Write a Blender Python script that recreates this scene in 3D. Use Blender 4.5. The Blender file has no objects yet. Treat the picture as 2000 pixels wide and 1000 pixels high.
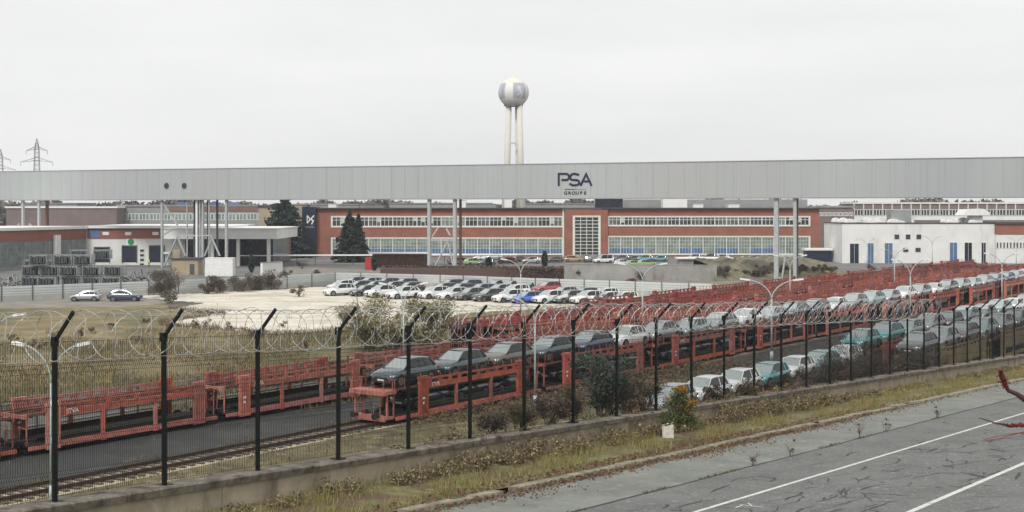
import bpy, bmesh, math, random
import numpy as np
from mathutils import Vector, Matrix, Quaternion

random.seed(7); rng = np.random.default_rng(7)
S = bpy.context.scene
C = S.collection
R = math.radians
PI = math.pi

# ------------------------------------------------------------------ camera, sky, sun, exposure
H, F, HY = 13.0, 2600.0, 405.0            # camera height, focal length and horizon row of the 2000 px wide photograph
cam = bpy.data.objects.new('camera', bpy.data.cameras.new('camera')); C.objects.link(cam)
cam.location = (0, 0, H); cam.rotation_euler = (R(90), 0, 0)
cam.data.sensor_width = 36; cam.data.lens = F/2000*36
cam.data.shift_y = (HY-500)/2000
cam.data.clip_start = 0.05; cam.data.clip_end = 6000
S.camera = cam

SUN_EL, SUN_ROT = R(48), R(200)
w = bpy.data.worlds.new('World'); S.world = w; w.use_nodes = True
nt = w.node_tree; nt.nodes.clear()
N = nt.nodes.new; LK = nt.links.new
out = N('ShaderNodeOutputWorld'); bg = N('ShaderNodeBackground')
sky = N('ShaderNodeTexSky'); sky.sky_type = 'NISHITA'; sky.sun_disc = False
sky.sun_elevation = SUN_EL; sky.sun_rotation = SUN_ROT
sky.air_density = 1.0; sky.dust_density = 8.0; sky.ozone_density = 1.0
hs = N('ShaderNodeHueSaturation'); hs.inputs['Saturation'].default_value = 0.12
LK(sky.outputs[0], hs.inputs['Color'])
# closed cloud deck: grey-white layer over the desaturated sky, with soft large structure
tc = N('ShaderNodeTexCoord'); mp = N('ShaderNodeMapping'); mp.inputs['Scale'].default_value = (1.2, 1.2, 7.0)
nz = N('ShaderNodeTexNoise'); nz.inputs['Scale'].default_value = 2.2; nz.inputs['Detail'].default_value = 5; nz.inputs['Roughness'].default_value = .5
LK(tc.outputs['Generated'], mp.inputs[0]); LK(mp.outputs[0], nz.inputs['Vector'])
cr = N('ShaderNodeValToRGB'); cr.color_ramp.elements[0].position = .3; cr.color_ramp.elements[1].position = .72
cr.color_ramp.elements[0].color = (6.9, 6.95, 7.0, 1); cr.color_ramp.elements[1].color = (8.05, 8.05, 8.05, 1)
LK(nz.outputs[0], cr.inputs[0])
mx = N('ShaderNodeMix'); mx.data_type = 'RGBA'; mx.inputs[0].default_value = .93
LK(hs.outputs[0], mx.inputs['A']); LK(cr.outputs[0], mx.inputs['B'])
LK(mx.outputs['Result'], bg.inputs['Color']); bg.inputs['Strength'].default_value = 0.088
LK(bg.outputs[0], out.inputs['Surface'])

sun = bpy.data.objects.new('sun', bpy.data.lights.new('sun', 'SUN')); C.objects.link(sun)
sun.data.energy = 1.5; sun.data.angle = R(11); sun.data.color = (1, .97, .92)
sun.location = (0, -20, 200)
sun.rotation_euler = (R(90)-SUN_EL, 0, R(180)-SUN_ROT)
S.view_settings.view_transform = 'Standard'; S.view_settings.look = 'None'
S.view_settings.exposure = 0.56; S.view_settings.gamma = 1
S.view_settings.use_curve_mapping = False
S.cycles.max_bounces = 6; S.cycles.diffuse_bounces = 3; S.cycles.glossy_bounces = 3
S.cycles.volume_bounces = 0; S.cycles.transparent_max_bounces = 12
S.cycles.caustics_reflective = False; S.cycles.caustics_refractive = False

# ------------------------------------------------------------------ pixel helpers (2000 px wide photograph -> world)
def G(x, y, z=0.0):
    Y = F*(H-z)/(y-HY); return Vector(((x-1000)/F*Y, Y, z))
def P(x, y, Y): return Vector(((x-1000)/F*Y, Y, H-(y-HY)*Y/F))
def K(x): return (x-1000)/F

# ------------------------------------------------------------------ materials
MATS = {}
def mat(name, col, rough=.7, var=.0, scale=3., metal=0., coat=0., bump=0., spec=.5, col2=None, stretch=(1,1,1), detail=6, ior=None, coord='Object', island=0., lo=.35, hi=.65):
    m = bpy.data.materials.new(name); m.use_nodes = True; MATS[name] = m
    t = m.node_tree; b = t.nodes['Principled BSDF']
    b.inputs['Roughness'].default_value = rough; b.inputs['Metallic'].default_value = metal
    b.inputs['Coat Weight'].default_value = coat; b.inputs['Coat Roughness'].default_value = .06; b.inputs['Coat IOR'].default_value = 1.9
    b.inputs['Specular IOR Level'].default_value = spec
    if ior: b.inputs['IOR'].default_value = ior
    b.inputs['Base Color'].default_value = (*col, 1)
    src = None
    if var or col2 or bump:
        tcn = t.nodes.new('ShaderNodeTexCoord'); mpn = t.nodes.new('ShaderNodeMapping'); mpn.inputs['Scale'].default_value = stretch
        t.links.new(tcn.outputs[coord], mpn.inputs[0])
        n1 = t.nodes.new('ShaderNodeTexNoise'); n1.inputs['Scale'].default_value = scale; n1.inputs['Detail'].default_value = detail; n1.inputs['Roughness'].default_value = .62
        t.links.new(mpn.outputs[0], n1.inputs['Vector'])
        rp = t.nodes.new('ShaderNodeValToRGB'); rp.color_ramp.elements[0].position = lo; rp.color_ramp.elements[1].position = hi
        c2 = col2 or tuple(max(0, c*(1-var)) for c in col)
        c1 = col if col2 else tuple(min(1, c*(1+var)) for c in col)
        rp.color_ramp.elements[0].color = (*c2, 1); rp.color_ramp.elements[1].color = (*c1, 1)
        t.links.new(n1.outputs[0], rp.inputs[0]); src = rp.outputs[0]
        if bump:
            bp = t.nodes.new('ShaderNodeBump'); bp.inputs['Strength'].default_value = bump; bp.inputs['Distance'].default_value = .05
            t.links.new(n1.outputs[0], bp.inputs['Height']); t.links.new(bp.outputs[0], b.inputs['Normal'])
    if island:
        ge = t.nodes.new('ShaderNodeNewGeometry'); hsv = t.nodes.new('ShaderNodeHueSaturation')
        mr = t.nodes.new('ShaderNodeMapRange'); mr.inputs['To Min'].default_value = 1-island; mr.inputs['To Max'].default_value = 1+island
        t.links.new(ge.outputs['Random Per Island'], mr.inputs[0]); t.links.new(mr.outputs[0], hsv.inputs['Value'])
        m2 = t.nodes.new('ShaderNodeMapRange'); m2.inputs['To Min'].default_value = .5-.045; m2.inputs['To Max'].default_value = .5+.045
        m3 = t.nodes.new('ShaderNodeMath'); m3.operation = 'FRACT'; m4 = t.nodes.new('ShaderNodeMath'); m4.operation = 'MULTIPLY'; m4.inputs[1].default_value = 17.3
        t.links.new(ge.outputs['Random Per Island'], m4.inputs[0]); t.links.new(m4.outputs[0], m3.inputs[0]); t.links.new(m3.outputs[0], m2.inputs[0]); t.links.new(m2.outputs[0], hsv.inputs['Hue'])
        if src: t.links.new(src, hsv.inputs['Color'])
        else: hsv.inputs['Color'].default_value = (*col, 1)
        src = hsv.outputs[0]
    if src: t.links.new(src, b.inputs['Base Color'])
    return m
def overlay(m, col, scale, lo, hi, stretch=(1,1,1), coord='Object', detail=4):
    """a second layer of patches (stains, rust, worn spots) over a material"""
    t = m.node_tree; b = t.nodes['Principled BSDF']; inp = b.inputs['Base Color']
    old = inp.links[0].from_socket if inp.links else None
    tcn = t.nodes.new('ShaderNodeTexCoord'); mpn = t.nodes.new('ShaderNodeMapping'); mpn.inputs['Scale'].default_value = stretch
    mpn.inputs['Location'].default_value = (random.random()*9, random.random()*9, random.random()*9)
    t.links.new(tcn.outputs[coord], mpn.inputs[0])
    n1 = t.nodes.new('ShaderNodeTexNoise'); n1.inputs['Scale'].default_value = scale; n1.inputs['Detail'].default_value = detail; n1.inputs['Roughness'].default_value = .65
    t.links.new(mpn.outputs[0], n1.inputs['Vector'])
    mr = t.nodes.new('ShaderNodeMapRange'); mr.inputs['From Min'].default_value = lo; mr.inputs['From Max'].default_value = hi
    t.links.new(n1.outputs[0], mr.inputs[0])
    x = t.nodes.new('ShaderNodeMix'); x.data_type = 'RGBA'
    t.links.new(mr.outputs[0], x.inputs[0])
    if old: t.links.new(old, x.inputs['A'])
    else: x.inputs['A'].default_value = inp.default_value
    x.inputs['B'].default_value = (*col, 1)
    t.links.new(x.outputs['Result'], inp); return m

M_wagon = mat('wagon_red', (.43,.114,.074), .65, .22, 1.3)
M_deck = mat('wagon_deck_grime_shade', (.018,.014,.012), .85, .4, 2)  # grimy brown taken near black to paint in the shade inside the wagons
M_wred = mat('wagon_deck_worn', (.13,.055,.042), .8, .4, 1.5)
overlay(M_wagon, (.19,.055,.038), 3.5, .55, .70); overlay(M_wagon, (.58,.26,.20), 2.0, .60, .75)
def per_object(m, dv=.30, dh=.008, ds=.25):
    t = m.node_tree; b = t.nodes['Principled BSDF']; inp = b.inputs['Base Color']; old = inp.links[0].from_socket
    oi = t.nodes.new('ShaderNodeObjectInfo'); h = t.nodes.new('ShaderNodeHueSaturation'); t.links.new(old, h.inputs['Color'])
    for nm, lo, hi, k in (('Value',1-dv,1+dv*.8,1.),('Hue',.5-dh,.5+dh,7.13),('Saturation',1-ds,1+ds*.3,3.71)):
        mm = t.nodes.new('ShaderNodeMath'); mm.operation = 'MULTIPLY'; mm.inputs[1].default_value = k; ff = t.nodes.new('ShaderNodeMath'); ff.operation = 'FRACT'
        r = t.nodes.new('ShaderNodeMapRange'); r.inputs['To Min'].default_value = lo; r.inputs['To Max'].default_value = hi
        t.links.new(oi.outputs['Random'], mm.inputs[0]); t.links.new(mm.outputs[0], ff.inputs[0]); t.links.new(ff.outputs[0], r.inputs[0]); t.links.new(r.outputs[0], h.inputs[nm])
    t.links.new(h.outputs[0], inp)
overlay(M_wagon, (.055,.03,.024), 5, .60, .72, (1,1,.5)); overlay(M_wagon, (.50,.30,.24), 9, .63, .74)
per_object(M_wagon)
M_wagon2 = mat('wagon_dark_red', (.36,.078,.055), .65, .25, 1.3); overlay(M_wagon2, (.10,.045,.035), 3, .52, .66); per_object(M_wagon2, .35, .012)
M_wagon3 = mat('wagon_tan', (.26,.20,.11), .7, .2, 1.0); overlay(M_wagon3, (.12,.08,.05), 3, .55, .7)
M_under = mat('underframe_grime', (.018,.016,.015), .85, .4, 4)
M_steel = mat('worn_steel', (.10,.095,.09), .55, .3, 5, metal=.4)
M_rail = mat('rail_steel', (.085,.058,.045), .5, .3, 3, metal=.5)
M_sleep = mat('sleeper', (.10,.085,.065), .9, .35, 5)
M_white = mat('white_paint', (.78,.78,.76), .6, .08, 2)
M_letter = mat('white_lettering', (.8,.8,.78), .6)
M_black = mat('black_plastic', (.012,.012,.013), .5)
M_tyre = mat('tyre', (.014,.014,.014), .8)
M_rim = mat('alloy_rim', (.32,.33,.34), .35, metal=.8)
M_lamp = mat('headlight_lens', (.55,.57,.6), .12, coat=.6)
M_tail = mat('tail_light', (.30,.01,.012), .2)
M_glass = mat('car_glass_sky_pale', (.29,.335,.33), .07, ior=2.1)  # pale base colour paints in the sky reflection on windscreens and rear windows
M_bglass = mat('window_glass_dark', (.03,.036,.042), .15, .5, .35, ior=1.7)
M_gglass = mat('window_glass_green', (.20,.25,.225), .25, .35, .5)
M_blue = mat('window_panel_blue', (.085,.155,.30), .35, .25, .4)
M_frame = mat('window_frame_cream', (.70,.70,.62), .6, .06, 1)
M_brick = mat('brick', (.285,.112,.078), .85, .14, .35)
overlay(M_brick, (.25,.10,.07), .12, .5, .7, (1,1,3)); overlay(M_brick, (.20,.085,.062), .5, .60, .78, (2,2,.15))
M_mglass = mat('window_glass_grey', (.11,.12,.125), .2, .4, .5); M_blind = mat('window_blind', (.50,.50,.46), .8)
M_brick2 = mat('brick_brown', (.215,.125,.10), .88, .12, .3)
M_brickv = mat('brick_mauve', (.20,.155,.15), .88, .12, .3)
M_roofg = mat('roof_grey', (.23,.23,.235), .8, .2, .2)
M_roofd = mat('roof_edge_dark', (.06,.055,.055), .7)
M_render = mat('white_render', (.74,.74,.715), .85, .05, .3); overlay(M_render, (.52,.52,.48), .25, .55, .75, (1,1,.3))
M_greyclad = mat('grey_cladding', (.27,.28,.28), .6, .1, .4)
M_navy = mat('navy_panel', (.010,.018,.045), .4, .1, .5)
M_dkglass = mat('dark_blue_glazing', (.008,.013,.032), .12, .4, .3, ior=1.6)
M_bridge = mat('bridge_cladding', (.385,.41,.41), .5, .05, .06, stretch=(1,1,.15), coord='Object', lo=.3, hi=.7)
overlay(M_bridge, (.385,.39,.388), .05, .50, .62, (1,1,.3)); overlay(M_bridge, (.37,.385,.40), .04, .53, .66, (1,1,.3)); overlay(M_bridge, (.31,.335,.33), .9, .54, .8, (3,3,.03)); overlay(M_bridge, (.43,.45,.445), 1.7, .60, .8, (3,3,.02))
M_galv = mat('galvanised_steel', (.42,.44,.44), .5, .12, 2, metal=.15)
M_lampg = mat('lamp_post_paint', (.40,.45,.44), .5, .15, 3)
M_conc = mat('concrete', (.33,.285,.205), .92, .2, 1.6, bump=.15)
overlay(M_conc, (.10,.085,.06), 1.1, .55, .72, (1,1,.35)); overlay(M_conc, (.45,.42,.35), 1.9, .60, .78)
M_cap = mat('concrete_cap', (.155,.135,.11), .95, .4, 2.2, bump=.2); overlay(M_cap, (.05,.045,.03), 3, .5, .68)
overlay(M_cap, (.30,.27,.21), 4.5, .58, .74)
M_concg = mat('concrete_grey', (.30,.30,.28), .9, .14, .3); overlay(M_concg, (.17,.16,.14), .25, .52, .7, (1,1,.4))
M_fence = mat('fence_dark', (.004,.007,.0065), .55, spec=.3)
M_razor = mat('razor_wire', (.40,.41,.40), .45, metal=.6)
M_straw = mat('straw', (.24,.195,.105), .85, island=.5)
M_load = mat('stillage_load', (.045,.05,.058), .5, .5, 3)
M_kerb = mat('kerb_stone', (.255,.23,.17), .9, .25, 2.5, bump=.15); overlay(M_kerb, (.13,.12,.08), 2, .54, .7)
M_asph = mat('road_asphalt', (.122,.125,.119), .9, .18, .5, detail=10, bump=.12); overlay(M_asph, (.115,.118,.11), .22, .5, .7, (1,.35,1)); overlay(M_asph, (.085,.088,.083), 2.2, .56, .74, (1,.6,1)); overlay(M_asph, (.25,.25,.235), 5., .58, .72); overlay(M_asph, (.27,.27,.25), 17., .55, .68); overlay(M_asph, (.07,.07,.068), 19., .58, .70)
M_asph2 = mat('pavement_strip', (.168,.178,.158), .92, .2, .7, detail=10, bump=.12); overlay(M_asph2, (.12,.14,.09), .5, .55, .75); overlay(M_asph2, (.27,.28,.25), 4., .56, .72); overlay(M_asph2, (.10,.10,.08), 17., .58, .7)
M_crack = mat('tar_crack', (.035,.035,.034), .8)
M_line = mat('road_paint', (.56,.56,.53), .7, .12, 5); overlay(M_line, (.28,.28,.27), 5, .55, .70)
M_yard = mat('yard_ground', (.085,.08,.068), .95, .3, .12, detail=10); overlay(M_yard, (.15,.13,.09), .06, .5, .68)
M_lane = mat('yard_asphalt', (.036,.039,.039), .85, .2, .5, detail=9); overlay(M_lane, (.10,.085,.05), .8, .60, .72); overlay(M_lane, (.065,.065,.06), .25, .5, .7)
M_bankm = mat('bank_earth', (.17,.155,.10), .95, .3, .3, detail=9, bump=.3); overlay(M_bankm, (.09,.085,.06), .3, .5, .66)
M_fyard = mat('factory_asphalt', (.15,.15,.145), .9, .25, .15, detail=9)
M_apron = mat('pale_concrete', (.60,.56,.475), .9, .12, .25, detail=8); overlay(M_apron, (.43,.38,.27), .10, .50, .66, (1,2.5,1)); overlay(M_apron, (.20,.17,.14), .16, .60, .72, (.3,3,1)); overlay(M_apron, (.30,.26,.19), .6, .58, .74)
M_dirt = mat('dirt_track', (.22,.20,.17), .95, .2, .25, detail=8)
M_field = mat('field_grass', (.18,.145,.068), .95, .3, .22, detail=12, bump=.3)
overlay(M_field, (.095,.09,.038), .13, .47, .6, detail=8); overlay(M_field, (.30,.23,.12), .35, .55, .7, detail=8); overlay(M_field, (.20,.115,.07), .21, .58, .7, detail=8)
M_strip = mat('strip_grass', (.135,.115,.055), .95, .3, .6, detail=12, bump=.3); overlay(M_strip, (.09,.075,.045), .5, .48, .62, detail=8); overlay(M_strip, (.26,.22,.12), .8, .55, .7)
M_ballast = mat('track_ballast', (.42,.36,.26), .95, .45, 5, detail=10); overlay(M_ballast, (.20,.18,.10), .5, .52, .66)
M_ballast2 = mat('dark_ballast', (.075,.06,.048), .95, .4, 4, detail=10)
M_verge = mat('verge_soil', (.13,.12,.05), .95, .35, 1.4, detail=12, bump=.4); overlay(M_verge, (.10,.062,.038), .7, .5, .62); overlay(M_verge, (.22,.19,.09), 1.6, .56, .7)
M_blade = mat('grass_blades', (.20,.185,.05), .8, island=.45)
M_blade2 = mat('dry_blades', (.27,.215,.10), .85, island=.45)
M_bladef = mat('field_blades', (.15,.122,.055), .85, island=.5)
M_weed = mat('dead_weeds', (.15,.108,.065), .85, island=.5)
M_leafg = mat('leaf_green', (.085,.105,.03), .7, island=.5)
M_leafo = mat('leaf_orange', (.34,.165,.02), .7, island=.4)
M_leafb = mat('leaf_brown', (.15,.095,.055), .8, island=.5)
M_olive = mat('leaf_olive', (.25,.225,.12), .8, island=.45)
M_moss = mat('seam_moss', (.085,.10,.03), .9, island=.4)
M_ever = mat('evergreen', (.062,.088,.068), .7, island=.5)
M_con1 = mat('conifer_needles', (.022,.042,.034), .75, island=.45)
M_con2 = mat('cedar_needles', (.018,.040,.042), .75, island=.45)
M_bark = mat('bark', (.075,.06,.048), .9, .3, 6)
M_twig = mat('grey_twigs', (.105,.088,.072), .9, island=.4)
M_hedge = mat('brown_hedge', (.10,.072,.055), .9, island=.4)
M_far = mat('far_wood', (.14,.125,.115), .95, island=.4)
M_tower = mat('tower_concrete', (.62,.60,.54), .85, .05, .3)
M_globe = mat('tower_globe', (.70,.69,.66), .6, .04, .3)
M_gold = mat('tower_top_yellow', (.70,.665,.53), .7, .25, .35, col2=(.66,.65,.61))
M_badge = mat('badge_blue_grey', (.37,.40,.45), .6)
M_lion = mat('badge_white', (.62,.63,.66), .6)
M_logo = mat('logo_navy', (.006,.008,.030), .5)
M_pylon = mat('pylon_steel', (.16,.16,.19), .6)
M_sumac = mat('sumac_red', (.105,.010,.008), .85, .5, 60)
M_sumacs = mat('sumac_stem', (.055,.022,.020), .8)
M_sumacl = mat('sumac_dry_stalk', (.20,.045,.035), .8)
M_sglass = mat('side_glass_dark', (.012,.014,.015), .08, ior=1.6)
M_hivis = mat('hi_vis_yellow', (.62,.85,.04), .7)
M_skin = mat('skin', (.42,.25,.18), .6); M_cloth = mat('dark_cloth', (.02,.022,.035), .8)
M_green = mat('green_sign', (.02,.28,.12), .5); M_redp = mat('red_paint', (.45,.03,.035), .6); M_tan = mat('tan_render', (.37,.31,.22), .9, .08, .5)
M_rust = mat('rusty_metal', (.16,.085,.06), .8, .3, 2); M_still = mat('stillage_steel', (.24,.255,.25), .6, .25, 2)
M_stone = mat('white_stone', (.70,.68,.60), .9, .12, 8, bump=.2); overlay(M_stone, (.20,.18,.14), 4, .60, .75)
M_pfence = mat('pale_fence_sheet', (.50,.53,.53), .7, .08, .3, stretch=(1,1,3)); M_pfence2 = mat('pale_fence_base', (.36,.37,.345), .85, .14, .3)
M_mesh = mat('fence_post_grey', (.07,.08,.08), .6); M_bag = mat('plastic_bag', (.72,.73,.74), .4)
def paint(name, col, metal=0., coat=1., rough=.38): return mat('paint_'+name, col, rough, metal=metal, coat=coat)
PAINT = {'white': paint('white', (.74,.75,.75)), 'silver': paint('silver', (.34,.36,.37), .4), 'grey': paint('grey', (.12,.125,.13), .3), 'dark grey': paint('dark_grey', (.042,.045,.048), .2),
 'black': paint('black', (.009,.009,.011)), 'navy': paint('navy', (.012,.025,.075), .1), 'dark green': paint('dark_green', (.012,.038,.046), .1), 'teal': paint('teal', (.055,.29,.31)),
 'red': paint('red', (.30,.012,.022)), 'blue': paint('blue', (.02,.10,.62)), 'lime': paint('lime', (.30,.42,.14)), 'orange': paint('orange', (.42,.23,.07)), 'brown': paint('brown', (.10,.085,.07), .2), 'pale teal': paint('pale_teal', (.30,.43,.43), .2)}

# ------------------------------------------------------------------ mesh builder and tagging
class MB:
    def __init__(s): s.v = []; s.f = []; s.m = []; s.mats = []
    def mi(s, m):
        if m is None: return 0
        if m not in s.mats: s.mats.append(m)
        return s.mats.index(m)
    def add(s, vs, fs, m=None):
        o = len(s.v); k = s.mi(m)
        s.v += [tuple(p) for p in vs]; s.f += [tuple(i+o for i in f) for f in fs]; s.m += [k]*len(fs); return s
    def box(s, a, b, m=None, M=None):
        x0,y0,z0 = a; x1,y1,z1 = b
        vs = [Vector(p) for p in ((x0,y0,z0),(x1,y0,z0),(x1,y1,z0),(x0,y1,z0),(x0,y0,z1),(x1,y0,z1),(x1,y1,z1),(x0,y1,z1))]
        if M is not None: vs = [M @ p for p in vs]
        return s.add(vs, [(0,3,2,1),(4,5,6,7),(0,1,5,4),(1,2,6,5),(2,3,7,6),(3,0,4,7)], m)
    def bar(s, p, q, wd, ht, m=None, up=(0,0,1)):
        p = Vector(p); q = Vector(q); d = (q-p).normalized(); u = Vector(up)
        if abs(d.dot(u)) > .99: u = Vector((0,1,0))
        sx = d.cross(u).normalized()*wd/2; sz = sx.cross(d).normalized()*ht/2
        vs = [p-sx-sz,p+sx-sz,p+sx+sz,p-sx+sz,q-sx-sz,q+sx-sz,q+sx+sz,q-sx+sz]
        return s.add(vs, [(0,3,2,1),(4,5,6,7),(0,1,5,4),(1,2,6,5),(2,3,7,6),(3,0,4,7)], m)
    def tube(s, pts, r, n=6, m=None, cap=True):
        pts = [Vector(p) for p in pts]; rs = r if isinstance(r, (list,tuple)) else [r]*len(pts)
        vs = []; fs = []; ref = None
        for i, p in enumerate(pts):
            d = (pts[min(i+1,len(pts)-1)]-pts[max(i-1,0)]).normalized()
            if ref is None:
                ref = Vector((0,0,1)) if abs(d.z) < .9 else Vector((1,0,0))
            a = d.cross(ref).normalized(); b = d.cross(a).normalized(); ref = b.cross(d) if False else ref
            for k in range(n):
                t = 2*PI*k/n; vs.append(p+a*math.cos(t)*rs[i]+b*math.sin(t)*rs[i])
        for i in range(len(pts)-1):
            for k in range(n):
                k2 = (k+1)%n; fs.append((i*n+k, (i+1)*n+k, (i+1)*n+k2, i*n+k2))
        if cap and n > 2:
            fs.append(tuple(range(n))); fs.append(tuple(range((len(pts)-1)*n, len(pts)*n))[::-1])
        return s.add(vs, fs, m)
    def prism(s, poly, z0, z1, m=None, M=None):
        n = len(poly); vs = [Vector((p[0],p[1],z0)) for p in poly]+[Vector((p[0],p[1],z1)) for p in poly]
        if M is not None: vs = [M @ p for p in vs]
        return s.add(vs, [tuple(range(n))[::-1], tuple(range(n,2*n))]+[(i,(i+1)%n,n+(i+1)%n,n+i) for i in range(n)], m)
    def grid(s, rows, m=None, close=False):
        n = len(rows[0]); vs = [p for r in rows for p in r]; fs = []
        for i in range(len(rows)-1):
            for j in range(n if close else n-1):
                j2 = (j+1)%n; fs.append((i*n+j, i*n+j2, (i+1)*n+j2, (i+1)*n+j))
        return s.add(vs, fs, m)
    def lathe(s, prof, n=24, m=None, c=(0,0,0)):
        rows = [[(c[0]+r*math.cos(2*PI*k/n), c[1]+r*math.sin(2*PI*k/n), c[2]+z) for k in range(n)] for r, z in prof]
        return s.grid(rows, m, True)
    def build(s, name, m=None, parent=None, smooth=False, loc=None, fix=True):
        me = bpy.data.meshes.new(name); me.from_pydata(s.v, [], s.f)
        ms = s.mats if s.mats else [m]
        for q in ms: me.materials.append(q)
        if len(ms) > 1: me.polygons.foreach_set('material_index', s.m)
        if fix:
            b = bmesh.new(); b.from_mesh(me); bmesh.ops.recalc_face_normals(b, faces=b.faces); b.to_mesh(me); b.free()
        if smooth: me.polygons.foreach_set('use_smooth', [True]*len(me.polygons))
        me.update()
        o = bpy.data.objects.new(name, me); C.objects.link(o)
        if parent: o.parent = parent
        if loc is not None: o.location = loc
        return o
def tag(o, label=None, cat=None, group=None, kind=None):
    if label: o['label'] = label
    if cat: o['category'] = cat
    if group: o['group'] = group
    if kind: o['kind'] = kind
    return o
def thing(name, label, cat, loc=(0,0,0), rz=0., group=None):
    o = bpy.data.objects.new(name, None); C.objects.link(o); o.location = loc; o.rotation_euler = (0,0,rz)
    o.empty_display_size = .3
    return tag(o, label, cat, group)
def struct(name, mb, m, smooth=False): return tag(mb.build(name, m, smooth=smooth), kind='structure')
KIDS = {}
def kids(o):
    if o.name not in KIDS: KIDS[o.name] = [c for c in bpy.data.objects if c.parent == o]
    return KIDS[o.name]
def dup(root, loc, rz=None, label=None, group=None, paintm=None, skip=()):
    r = root.copy(); C.objects.link(r); r.location = loc
    if rz is not None: r.rotation_euler = (0,0,rz)
    if label: r['label'] = label
    if group: r['group'] = group
    for ch in kids(root):
        if ch.name.split('.')[0] in skip: continue
        c = ch.copy(); C.objects.link(c); c.parent = r
        if paintm and 'paint' in ch: c.material_slots[0].link = 'OBJECT'; c.material_slots[0].material = paintm
        for g in kids(ch):
            d = g.copy(); C.objects.link(d); d.parent = c
    return r
ORD = 'first second third fourth fifth sixth seventh eighth ninth tenth eleventh twelfth thirteenth fourteenth fifteenth sixteenth seventeenth eighteenth nineteenth twentieth'.split()
for t10, nm in ((20,'twenty'),(30,'thirty'),(40,'forty')):
    if t10 > 20: ORD.append({30:'thirtieth',40:'fortieth'}[t10])
    ORD += [nm+'-'+q for q in ORD[:9]]
def tris(name, V, m, parent=None, n=3):
    """fast mesh of loose triangles/quads from an array (k*n, 3)"""
    k = len(V)//n; me = bpy.data.meshes.new(name)
    me.vertices.add(k*n); me.vertices.foreach_set('co', np.asarray(V, dtype=np.float32).ravel())
    me.loops.add(k*n); me.loops.foreach_set('vertex_index', np.arange(k*n, dtype=np.int32))
    me.polygons.add(k); me.polygons.foreach_set('loop_start', np.arange(0, k*n, n, dtype=np.int32)); me.polygons.foreach_set('loop_total', np.full(k, n, dtype=np.int32))
    me.materials.append(m); me.update(); me.validate()
    o = bpy.data.objects.new(name, me); C.objects.link(o)
    if parent: o.parent = parent
    return o
def leaf_quads(cen, size, flat=.0):
    """random oriented quads at centres (k,3)"""
    k = len(cen); a = rng.normal(size=(k,3)); a /= np.linalg.norm(a, axis=1)[:,None]
    b = rng.normal(size=(k,3)); b[:,2] += flat; b -= a*(a*b).sum(1)[:,None]; b /= np.linalg.norm(b, axis=1)[:,None]
    s1 = (size*(.6+.8*rng.random(k)))[:,None]; s2 = s1*.55
    return np.stack([cen-a*s1, cen-b*s2, cen+a*s1, cen+b*s2], 1).reshape(-1,3)
def blob(k, c, r):
    """points spread in ellipsoid, denser toward shell"""
    d = rng.normal(size=(k,3)); d /= np.linalg.norm(d, axis=1)[:,None]
    return np.array(c)+d*np.array(r)*(rng.random(k)**.45)[:,None]
def blades(base, h, wd, lean=.35):
    k = len(base); a = rng.random(k)*2*PI; dx = np.stack([np.cos(a), np.sin(a), np.zeros(k)], 1)*(wd/2)[:,None]
    b = rng.random(k)*2*PI; tip = base+np.stack([np.cos(b)*lean*h*rng.random(k), np.sin(b)*lean*h*rng.random(k), h], 1)
    return np.stack([base-dx, base+dx, tip], 1).reshape(-1,3)
def text_mesh(s, size, m, name, depth=.02, parent=None, bold=0.):
    cu = bpy.data.curves.new('lettering', 'FONT'); cu.body = s; cu.size = size; cu.extrude = depth; cu.align_x = 'CENTER'; cu.align_y = 'CENTER'; cu.resolution_u = 3; cu.offset = bold
    o = bpy.data.objects.new('lettering', cu); C.objects.link(o); dg = bpy.context.evaluated_depsgraph_get()
    me = bpy.data.meshes.new_from_object(o.evaluated_get(dg)); bpy.data.objects.remove(o); me.materials.clear(); me.materials.append(m)
    r = bpy.data.objects.new(name, me); C.objects.link(r)
    if parent: r.parent = parent
    r.rotation_euler = (R(90),0,0); return r
def stroke(mb, pts, wd, th, y=0., m=None):
    """flat lettering stroke in the local x-z plane, mitred, front at y"""
    pts = [Vector((p[0],0,p[1])) for p in pts]; L = []; Rr = []
    for i, p in enumerate(pts):
        d1 = (p-pts[i-1]).normalized() if i else (pts[1]-p).normalized()
        d2 = (pts[i+1]-p).normalized() if i < len(pts)-1 else d1
        n1 = Vector((-d1.z,0,d1.x)); n2 = Vector((-d2.z,0,d2.x)); nn = (n1+n2).normalized(); k = wd/2/max(.5, nn.dot(n1))
        L.append(p+nn*k); Rr.append(p-nn*k)
    rows = [[(a.x,y,a.z),(b.x,y,b.z),(b.x,y+th,b.z),(a.x,y+th,a.z)] for a, b in zip(L, Rr)]
    mb.grid(rows, m, True); n = len(rows)
    mb.add(rows[0], [(0,1,2,3)], m); mb.add(rows[-1], [(0,1,2,3)], m)
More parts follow.
